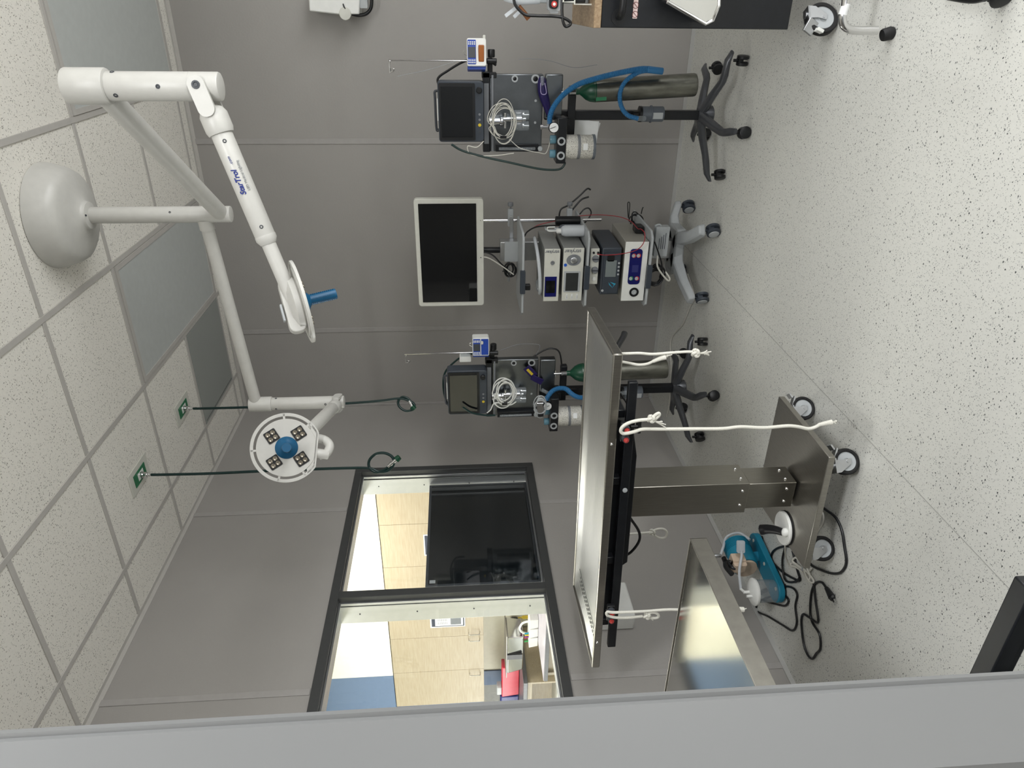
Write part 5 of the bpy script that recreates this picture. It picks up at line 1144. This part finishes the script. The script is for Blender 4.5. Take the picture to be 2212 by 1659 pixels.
# raised edge and sunk top
X0, Y0 = .006, Y1 - .58
mb.bb((X0 + .004, Y0 + .004, zt2 - .006), (X1 - .004, Y1 - .004, zt2 - .004)); mb.build('top_sheet', STEELP, t)
mb = MB(); mb.bb((X1 - .004, Y0, zt2 - .052), (X1, Y1, zt2)); mb.bb((X0, Y0, zt2 - .052), (X0 + .004, Y1, zt2)); mb.bb((X0, Y1 - .004, zt2 - .052), (X1, Y1, zt2 + .0)); mb.bb((X0, Y0, zt2 - .052), (X1, Y0 + .004, zt2)); mb.build('apron', STEELB, t, .0015)
for y in (Y0 + .06, Y0 + .17):
    mb = MB(); mb.prism([V(X0, y, zt2 - .05), V(.55, y, zt2 - .05), V(.55, y, zt2 - .08), V(X0, y, zt2 - .42)], V(0, .012, 0)); mb.build('wall_bracket', STEELV, t)

# ================================================================== SUCTION PUMP
PB = V(.265, -2.10, 0)
t = thing('suction_pump', PB, 'teal suction pump with cream end caps on a teal base board by the left wall', 'pump')
pu_ = V(.12, .99, 0).normalized(); pv = V(pu_.y, -pu_.x, 0)
def PP(a, b, z): return PB + pu_ * a + pv * b + V(0, 0, z)
mb = MB(); n_ = 28; L_, W_ = .185, .055; pts = []
for i in range(n_):
    th = 2 * PI * i / n_; cx_ = (L_ - W_) if math.cos(th) > 0 else -(L_ - W_); pts.append(PP(cx_ + W_ * math.cos(th), W_ * math.sin(th) + .035, .012))
mb.prism(pts, V(0, 0, .028)); mb.build('base_board', TEALP, t, .004)
mb = MB()
for a in (.14, 0, -.14): mb.lathe([(.008, 0), (.008, .002)], PP(a, .055, .040), (0, 0, 1), 14)
mb.build('pad', OFFW, t)
mb = MB()
for a in (.14, -.14):
    for b in (.0, .07): mb.cyl(PP(a, b, 0), PP(a, b, .014), .010)
mb.build('foot', RUBBER, t)
jc0 = pZ(1676, 1276, .03); dj = depth((jc0.x, jc0.y, .05))
ax_ = V(-.12, -.99, 0).normalized(); mc = pD(1612, 1203, dj + .17); mc.z = max(mc.z, .115)
mb = MB(); mb.lathe([(.055, -.085), (.060, -.080), (.060, .055), (.056, .062)], mc, ax_, 36)
for k_ in range(7): mb.ring(mc + ax_ * (-.075 + k_ * .007), ax_, .0625, .058, .003, 36)
mb.cyl(mc - V(0, 0, .09), mc - V(0, 0, .03), .03, seg=4); mb.build('motor', TEALP, t)
mb = MB(); mb.lathe([(.050, 0), (.052, .004), (.050, .012), (.02, .014)], mc + ax_ * .06, ax_, 36); mb.lathe([(.006, 0), (.006, .003)], mc + ax_ * .074 + V(0, 0, .025), ax_, 10); mb.build('end_cap', CREAMP, t)
hd = pD(1592, 1214, dj + .09)
mb = MB(); mb.rbox(hd, (.05, .06, .07), .008, ax_, (0, 0, 1)); mb.rbox(hd + V(0, -.02, .0), (.05, .05, .06), .01, pu_, pv); mb.build('pump_head', CREAMP, t, .004)
mb = MB(); mb.tube([hd + V(0, .0, .02), hd + V(.0, .005, .05), hd + V(.02, .01, .062)], .011); mb.tube([hd + V(.0, .005, .052), hd + V(.0, -.03, .06), hd + V(.0, -.075, .05)], .012); mb.tube([hd + V(.0, .005, .045), hd + V(.0, -.03, .035), hd + V(.0, -.04, .02)], .009); mb.build('manifold', BLACK, t)
mb = MB(); mb.ring(hd + V(-.0, .01, .10), (0, 0, 1), .014, .008, .012); mb.rcyl(hd + V(-.0, .045, .06), hd + V(-.0, .045, .10), .009, .002); mb.build('gauge_fitting', ALU, t)
mb = MB(); mb.tube([hd + V(0, .05, .06), hd + V(.0, .10, .03), mc + V(.02, .12, .03), mc + V(.05, .11, -.02), mc + V(.06, .05, -.05)], .006); mb.build('air_tube', FROST, t)
# jar
jc = pZ(1676, 1276, .03)
jc = V(jc.x, jc.y, .012)
t = thing('suction_jar', jc, 'clear collection jar with a wide white lid in front of the teal pump', 'jar')
mb = MB(); mb.lathe([(.040, .0), (.046, .004), (.048, .02), (.050, .10), (.052, .112)], jc, (.02, 0, 1), 36); mb.build('jar', CLEAR, t)
mb = MB(); mb.lathe([(.058, 0), (.060, .003), (.060, .010), (.055, .014), (.045, .020), (.015, .028)], jc + V(0, 0, .112), (.02, 0, 1), 40); ld = mb.build('lid', WPLAS, t)
mb = MB(); mb.cyl(jc + V(0, 0, .14), jc + V(0, 0, .165), .007); mb.cyl(jc + V(0, -.0, .16), jc + V(-.01, .03, .165), .006); mb.cyl(jc + V(.0, -.025, .135), jc + V(0, -.025, .16), .006); mb.build('nozzle', WPLAS, ld)
fc_ = pD(1600, 1181, depth(jc) + .05)
t = thing('bacterial_filter', fc_, 'square translucent filter on a tube above the teal motor', 'filter')
mb = MB(); mb.rbox(fc_, (.055, .012, .035), .006, (MD * -1), MF); mb.rbox(fc_, (.034, .02, .022), .006, (MD * -1), MF); mb.build('filter_body', FROST, t)
mb = MB(); mb.tube([fc_, pD(1602, 1200, depth(jc) + .04), pD(1597, 1235, depth(jc) + .02), jc + V(-.01, .03, .165)], .006); mb.build('tube', FROST, t)
# cords on floor
def fl(L, z=.006): return [pZ(a, b, z) for a, b in L]
cz_ = .006
t = thing('pump_power_cord', pZ(1760, 1260, 0), 'long black power cord with a plug lying in loops on the floor', 'cord')
mb = MB(); mb.tube(fl([(1690, 1262), (1660, 1270), (1640, 1280), (1632, 1288), (1645, 1296), (1680, 1306), (1697, 1308), (1703, 1296), (1690, 1285), (1660, 1290), (1637, 1302), (1636, 1320), (1660, 1332), (1690, 1350), (1712, 1362), (1721, 1345), (1718, 1310), (1722, 1285), (1712, 1270), (1690, 1267), (1660, 1276), (1640, 1284)]), .0048, 8, 8)
mb.build('cord', BLACK, t)
mb = MB(); mb.tube(fl([(1757, 1255), (1762, 1300), (1767, 1343), (1750, 1335), (1735, 1327), (1731, 1345), (1736, 1390), (1745, 1415), (1755, 1423), (1763, 1412), (1772, 1400), (1770, 1370), (1755, 1345), (1750, 1320), (1753, 1280), (1762, 1260), (1775, 1258), (1785, 1270)]), .0048, 8, 8); mb.build('cord', BLACK, t)
mb = MB(); a, b = pZ(1785, 1270, .01), pZ(1797, 1290, .01); mb.cyl(a, b, .008, .014); mb.sph(b, .016, 12, (1, 1, .7)); pl = mb.build('plug', BLACK, t)
mb = MB(); d_ = (b - a).normalized(); s_ = V(-d_.y, d_.x, 0)
for k_ in (-1, 1): mb.box(b + d_ * .025 + s_ * k_ * .006, (.02, .002, .006), d_, s_)
mb.build('prong', CHROME, pl)
cable('table_power_cord', fl([(1768, 1090), (1785, 1102), (1805, 1118), (1818, 1145), (1824, 1180), (1828, 1215), (1818, 1235), (1800, 1239), (1775, 1232), (1752, 1220), (1740, 1200), (1722, 1185), (1700, 1180), (1680, 1184), (1668, 1195), (1668, 1212), (1690, 1235), (1715, 1250), (1728, 1253), (1722, 1230), (1712, 1190)]), .0052, BLACK, 'black cord curving across the floor from under the table base', 'cord', par=tt)
cable('table_power_cord', fl([(1695, 1185), (1690, 1210), (1692, 1240), (1700, 1256), (1720, 1256), (1727, 1248)], .012), .0048, BLACK, 'black cord loop around the white cable bundle by the pump', 'cord', par=tt)
cable('pedal_cord', fl([(1768, 1093), (1778, 1110), (1777, 1130), (1765, 1150), (1757, 1175), (1748, 1198), (1735, 1215)], .008), .004, CABLEW, 'pale cord lying on the floor beside the front of the table base', 'cord', par=PED)
t = thing('cable_coil', pZ(1735, 1225, 0), 'white cable tied in a small bow-shaped bundle on the floor', 'cable')
mb = MB(); cc = [(1735, 1222), (1720, 1205), (1712, 1212), (1725, 1222), (1740, 1232), (1755, 1250), (1757, 1258), (1748, 1256), (1738, 1235), (1733, 1215), (1738, 1204), (1746, 1208), (1742, 1222), (1750, 1245), (1745, 1252), (1733, 1236), (1718, 1224), (1708, 1222), (1712, 1216), (1728, 1226), (1745, 1235), (1752, 1228)]
mb.tube([pZ(x, y, .010 + .012 * ((i * 7) % 5) / 5) for i, (x, y) in enumerate(cc)], .0042, 8, 6); mb.build('lead', CABLEW, t)
mb = MB(); mb.box(pZ(1738, 1228, .012), (.02, .006, .024)); mb.build('cable_tie', LGREY, t)
cable('pedal_cable', [pZ(1696, 1172, .15), pZ(1696, 1180, .14), pZ(1697, 1200, .06), pZ(1706, 1222, .015), pZ(1722, 1226, .012)], .0032, CABLEW, 'thin white cable from the foot pedal to the tied bundle', 'cable', par=PED)

# ================================================================== BLACK CABINET AT THE RIGHT
YB = -1.72
bx = pY(1500, 62, YB).x
t = thing('tool_cabinet', (bx + .45, YB + .25, 0), 'black metal rolling cabinet with a wooden top at the right edge', 'cabinet')
zb0, zb1 = pY(1708, 30, YB).z, pY(1299, 30, YB).z
mb = MB(); mb.bb((bx, YB, zb0), (bx + .9, YB + .5, zb1)); mb.build('body', BLKMET, t, .003)
mb = MB(); mb.bb((bx - .001, YB - .004, zb1), (bx + .9, YB + .5, zb1 + .026)); mb.build('wood_top', WOODD, t, .002)
hc = pY(1340, 18, YB)
mb = MB(); mb.lathe([(.026, 0), (.026, .003)], (bx + .034, YB, hc.z + .004), (0, -1, 0), 28); mb.tube([V(bx + .036, YB, hc.z + .004), V(bx + .040, YB - .035, hc.z + .004), V(bx + .07, YB - .05, hc.z + .002), V(bx + .2, YB - .05, hc.z), V(bx + .25, YB, hc.z)], .012, 14, 6); mb.build('pull_handle', BLACK, t)
P1, P2 = pY(1366, 40, YB), pY(1379, 0, YB)
mb = MB(); mb.bb((P1.x, YB - .001, P2.z), (P1.x + .10, YB, P1.z)); st = mb.build('warning_sticker', mat('pink_sticker', (218, 196, 192), .6), t)
mb = MB()
for k_ in range(3):
    mb.ring((P1.x + .013 + .028 * k_, YB - .001, (P1.z + P2.z) / 2), (0, -1, 0), .0105, .0088, .0006, 24)
    mb.box((P1.x + .013 + .028 * k_, YB - .0015, (P1.z + P2.z) / 2), (.018, .0006, .0016), (1, 0, 1), (0, 1, 0))
mb.build('pictogram', mat('brown_ink', (110, 60, 60), .7), st)
cs = caster(t, (2.515, YB + .06, 0), -1.0, .058, False)
o1 = MB(); o1.box(V(2.492, YB + .035, .105), (.05, .01, .04), (1, .3, -.6), (0, 1, 0)); o1.build('brake_pedal', ALU, cs, .002)
o1 = MB(); o1.box(V(2.480, YB + .02, .078), (.012, .03, .026), (1, .2, -.4), (0, 1, 0)); o1.build('brake_tab', WPLAS, cs, .002)
# steel tray leaning / hung on the cabinet front
A_, B_, C_ = pY(1420, 0, YB - .06), pY(1507, 52, YB - .06), pY(1532, 10, YB - .06)
t = thing('steel_pan', B_, 'shiny stainless steel pan hanging on the front of the black cabinet', 'pan')
pts = [pY(1425, 4, YB - .03), pY(1505, 50, YB - .03), pY(1520, 42, YB - .03), pY(1532, 12, YB - .03), pY(1534, -40, YB - .03), pY(1440, -60, YB - .03)]
mb = MB(); mb.prism(pts, V(0, -.10, 0)); mb.build('pan_body', STEELP, t, .006)
mb = MB(); mb.tube([p + V(0, -.10, 0) for p in pts], .006, 8, 4, True, smooth=False); mb.build('rolled_rim', CHROME, t)
# things on the wooden top
zw = zb1 + .026
b0 = pZ(1180, 8, zw + .1)
def onw(x, y, Y): p = pY(x, y, Y); return p
YW = -1.62
t = thing('suction_bottle_set', V(2.56, YW, zw), 'white cup shaped instrument holder with black hose at the top edge of the photo', 'medical device')
mb = MB(); q = [onw(1097, 0, YW), onw(1150, -4, YW)]; mb.tube([onw(1092, -14, YW), onw(1120, -6, YW), onw(1165, -8, YW)], .024, 16); mb.build('cup', FROST, t)
mb = MB(); mb.rbox(onw(1196, 6, YW), (.05, .04, .045), .008); mb.rbox(onw(1196, 22, YW), (.02, .03, .03), .004); mb.build('bracket', LGREY, t)
mb = MB(); mb.rbox(onw(1196, 2, YW - .03), (.05, .02, .032), .012); mb.build('switch_body', BLACK, t)
mb = MB(); mb.lathe([(.010, 0), (.010, .004)], onw(1197, 9, YW - .04), (0, -1, 0), 20); mb.build('red_button', REDK, t)
mb = MB(); mb.lathe([(.005, 0), (.005, .005)], onw(1197, 9, YW - .043), (0, -1, 0), 16); mb.build('button_centre', WPLAS, t)
mb = MB(); mb.tube([onw(1109, -12, YW - .02), onw(1112, 8, YW - .02), onw(1122, 22, YW - .02), onw(1136, 32, YW - .02), onw(1160, 34, YW - .02), onw(1195, 35, YW - .02), onw(1215, 38, YW - .02), onw(1230, 46, YW - .02), onw(1232, 53, YW - .02), onw(1222, 57, YW - .02), onw(1216, 45, YW - .02), onw(1214, 20, YW - .02), onw(1215, -10, YW - .02)], .0052, 8, 8); mb.build('black_hose', BLACK, t)
mb = MB(); mb.tube([onw(1120, 14, YW), onw(1132, 28, YW), onw(1142, 41, YW)], .009, 10); mb.build('brown_tip', mat('brown_plastic', (120, 74, 40), .4), t)
mb = MB(); mb.box(onw(1104, 25, YW - .005), (.012, .001, .05), (1, 0, .7), (0, 1, 0)); mb.box(onw(1119, 28, YW - .005), (.012, .001, .04), (1, 0, .9), (0, 1, 0)); mb.build('tape_tail', FROST, t)
mb = MB(); mb.bb(V(2.555, YW + .02, zw), V(2.62, YW + .06, zw + .20)); mb.build('stand', LGREY, t, .004)
t = thing('wire_rack', V(2.60, YW - .02, zw), 'black and pale wire rack on the wooden top at the photo edge', 'rack')
pz = onw(1255, 0, YW - .04)
mb = MB(); mb.tube([V(2.553, YW - .04, zw), V(2.553, YW - .04, zw + .06), V(2.70, YW - .04, zw + .06)], .003, 8, smooth=False); mb.tube([V(2.560, YW - .04, zw + .062), V(2.560, YW - .04, zw + .10), V(2.70, YW - .04, zw + .10)], .003, 8, smooth=False); mb.build('wire_frame', OFFW, t)
mb = MB(); mb.bb(V(2.558, YW - .03, zw + .02), V(2.75, YW + .05, zw + .095)); mb.build('black_box', BLACK, t, .003)
# white wall device near the top with hose
A_ = pY(668, 22, -.14); B_ = pY(800, 30, -.14)
t = thing('wall_suction_unit', (2.56, 0, 1.84), 'white wall-mounted unit with a black hose at the top edge of the photo', 'wall device')
mb = MB(); mb.prism([pY(665, -30, -.14), pY(668, 24, -.14), pY(730, 31, -.14), pY(776, 31, -.14), pY(778, -30, -.14)], V(0, .14, 0)); mb.build('cover', WPLAS, t, .006)
mb = MB(); mb.lathe([(.032, 0), (.030, .006), (.01, .008)], pY(746, 34, -.14) + V(.01, 0, 0), (0, -1, 0), 24); mb.build('latch', OFFW, t)
mb = MB(); mb.tube([pY(741, 8, -.145), pY(743, 14, -.146), pY(746, 19, -.146)], .003, 8); mb.build('hook', BLACK, t)
mb = MB(); mb.rbox(pY(786, 4, -.10), (.06, .05, .04), .004); mb.build('bracket', LGREY, t)
mb = MB(); mb.tube([pY(760, 30, -.10), pY(775, 33, -.10), pY(790, 30, -.10), pY(800, 20, -.10), pY(803, 5, -.10), pY(803, -30, -.10)], .009, 12, 8); mb.build('hose', BLACK, t)

# chrome stand at top right
YS = -2.05
t = thing('chrome_stand', (2.60, YS, 0), 'chrome tubular stand base with a black rubber foot at the top edge', 'stand')
pts = [V(2.80, YS, .9), V(2.80, YS, .30), V(2.78, YS, .20), V(2.72, YS, .187), V(2.64, YS, .187), pY(1826, 12, YS), pY(1820, 34, YS), pY(1822, 52, YS), pY(1832, 62, YS), pY(1850, 66, YS), pY(1895, 66, YS)]
mb = MB(); mb.tube(pts, .0125, 16, 8); mb.build('tube', CHROME, t)
ct = pY(1895, 66, YS)
mb = MB(); mb.lathe([(.017, .036), (.019, .030), (.020, .008), (.017, 0)], V(ct.x - .005, YS, 0), (-.25, 0, 1), 24); mb.build('rubber_foot', RUBBER, t)
mb = MB(); q = pY(1826, 22, YS); mb.cyl(pY(1828, 8, YS), pY(1820, 32, YS), .0131, seg=16); mb.build('barcode_label', PAPER, t)
# dark chair caster top right corner
t = thing('rolling_stool_base', (2.64, -2.47, 0), 'dark castered foot of a stool at the top right corner of the photo', 'stool')
mb = MB(); mb.tube([pZ(2000, -22, .12), pZ(2090, -6, .11), pZ(2130, -10, .10)], .014, 12); mb.build('leg', BLACK, t)
caster_twin(t, (2.592, -2.535, .027), .027, .04, BLACK, None, .9)

# ================================================================== BLACK FRAME, bottom right of the photo
zf = .50
A_, B_ = pZ(2080, 1456, zf), pZ(2200, 1252, zf)
t = thing('tube_frame_stand', (A_.x + .1, A_.y - .2, 0), 'black square tube frame with a clear lower panel in the near left foreground', 'stand')
xa, xb, yr = A_.x - .12, B_.x, (A_.y + B_.y) / 2
mb = MB(); mb.bb((xa, yr - .038, zf - .04), (xb, yr, zf)); mb.build('rail', BLKMET, t, .003)
mb = MB(); mb.bb((xb - .038, yr - .5, zf - .04), (xb, yr - .038, zf)); mb.build('rail', BLKMET, t, .003)
mb = MB(); mb.bb((xa, yr - .038, 0), (xa + .038, yr, zf - .04)); mb.build('leg', BLKMET, t, .003)
mb = MB(); mb.bb((xb - .038, yr - .5, 0), (xb, yr - .462, zf - .04)); mb.build('leg', BLKMET, t, .003)
mb = MB(); mb.bb((xa, yr - .5, zf - .032), (xb - .038, yr - .038, zf - .028)); mb.build('clear_panel', PANE, t)

# ================================================================== DOOR in the foreground
de = pD(1106, 1512, .37); dn = ray(1106, 1592); dn.z = 0; dn.normalize()           # leaf runs away along the line of sight
sn = V(-dn.y, dn.x, 0)     # to the left of the leaf
if sn.dot(MD) < 0: sn = -sn
o0 = V(de.x, de.y, 0)
TH = .0465
def DP(s_, l_, z): return o0 + sn * s_ + dn * l_ + V(0, 0, z)
mb = MB()
prof = [(.0008, .9), (.0, .004), (.0018, .0012), (.0040, .0022), (.0056, .0), (TH - .003, .0), (TH, .003), (TH - .0008, .9)]
mb.prism([DP(a, b, .01) for a, b in prof], V(0, 0, 2.1)); dr = tag(mb.build('door_1', DOORM, angle=20), kind='structure')
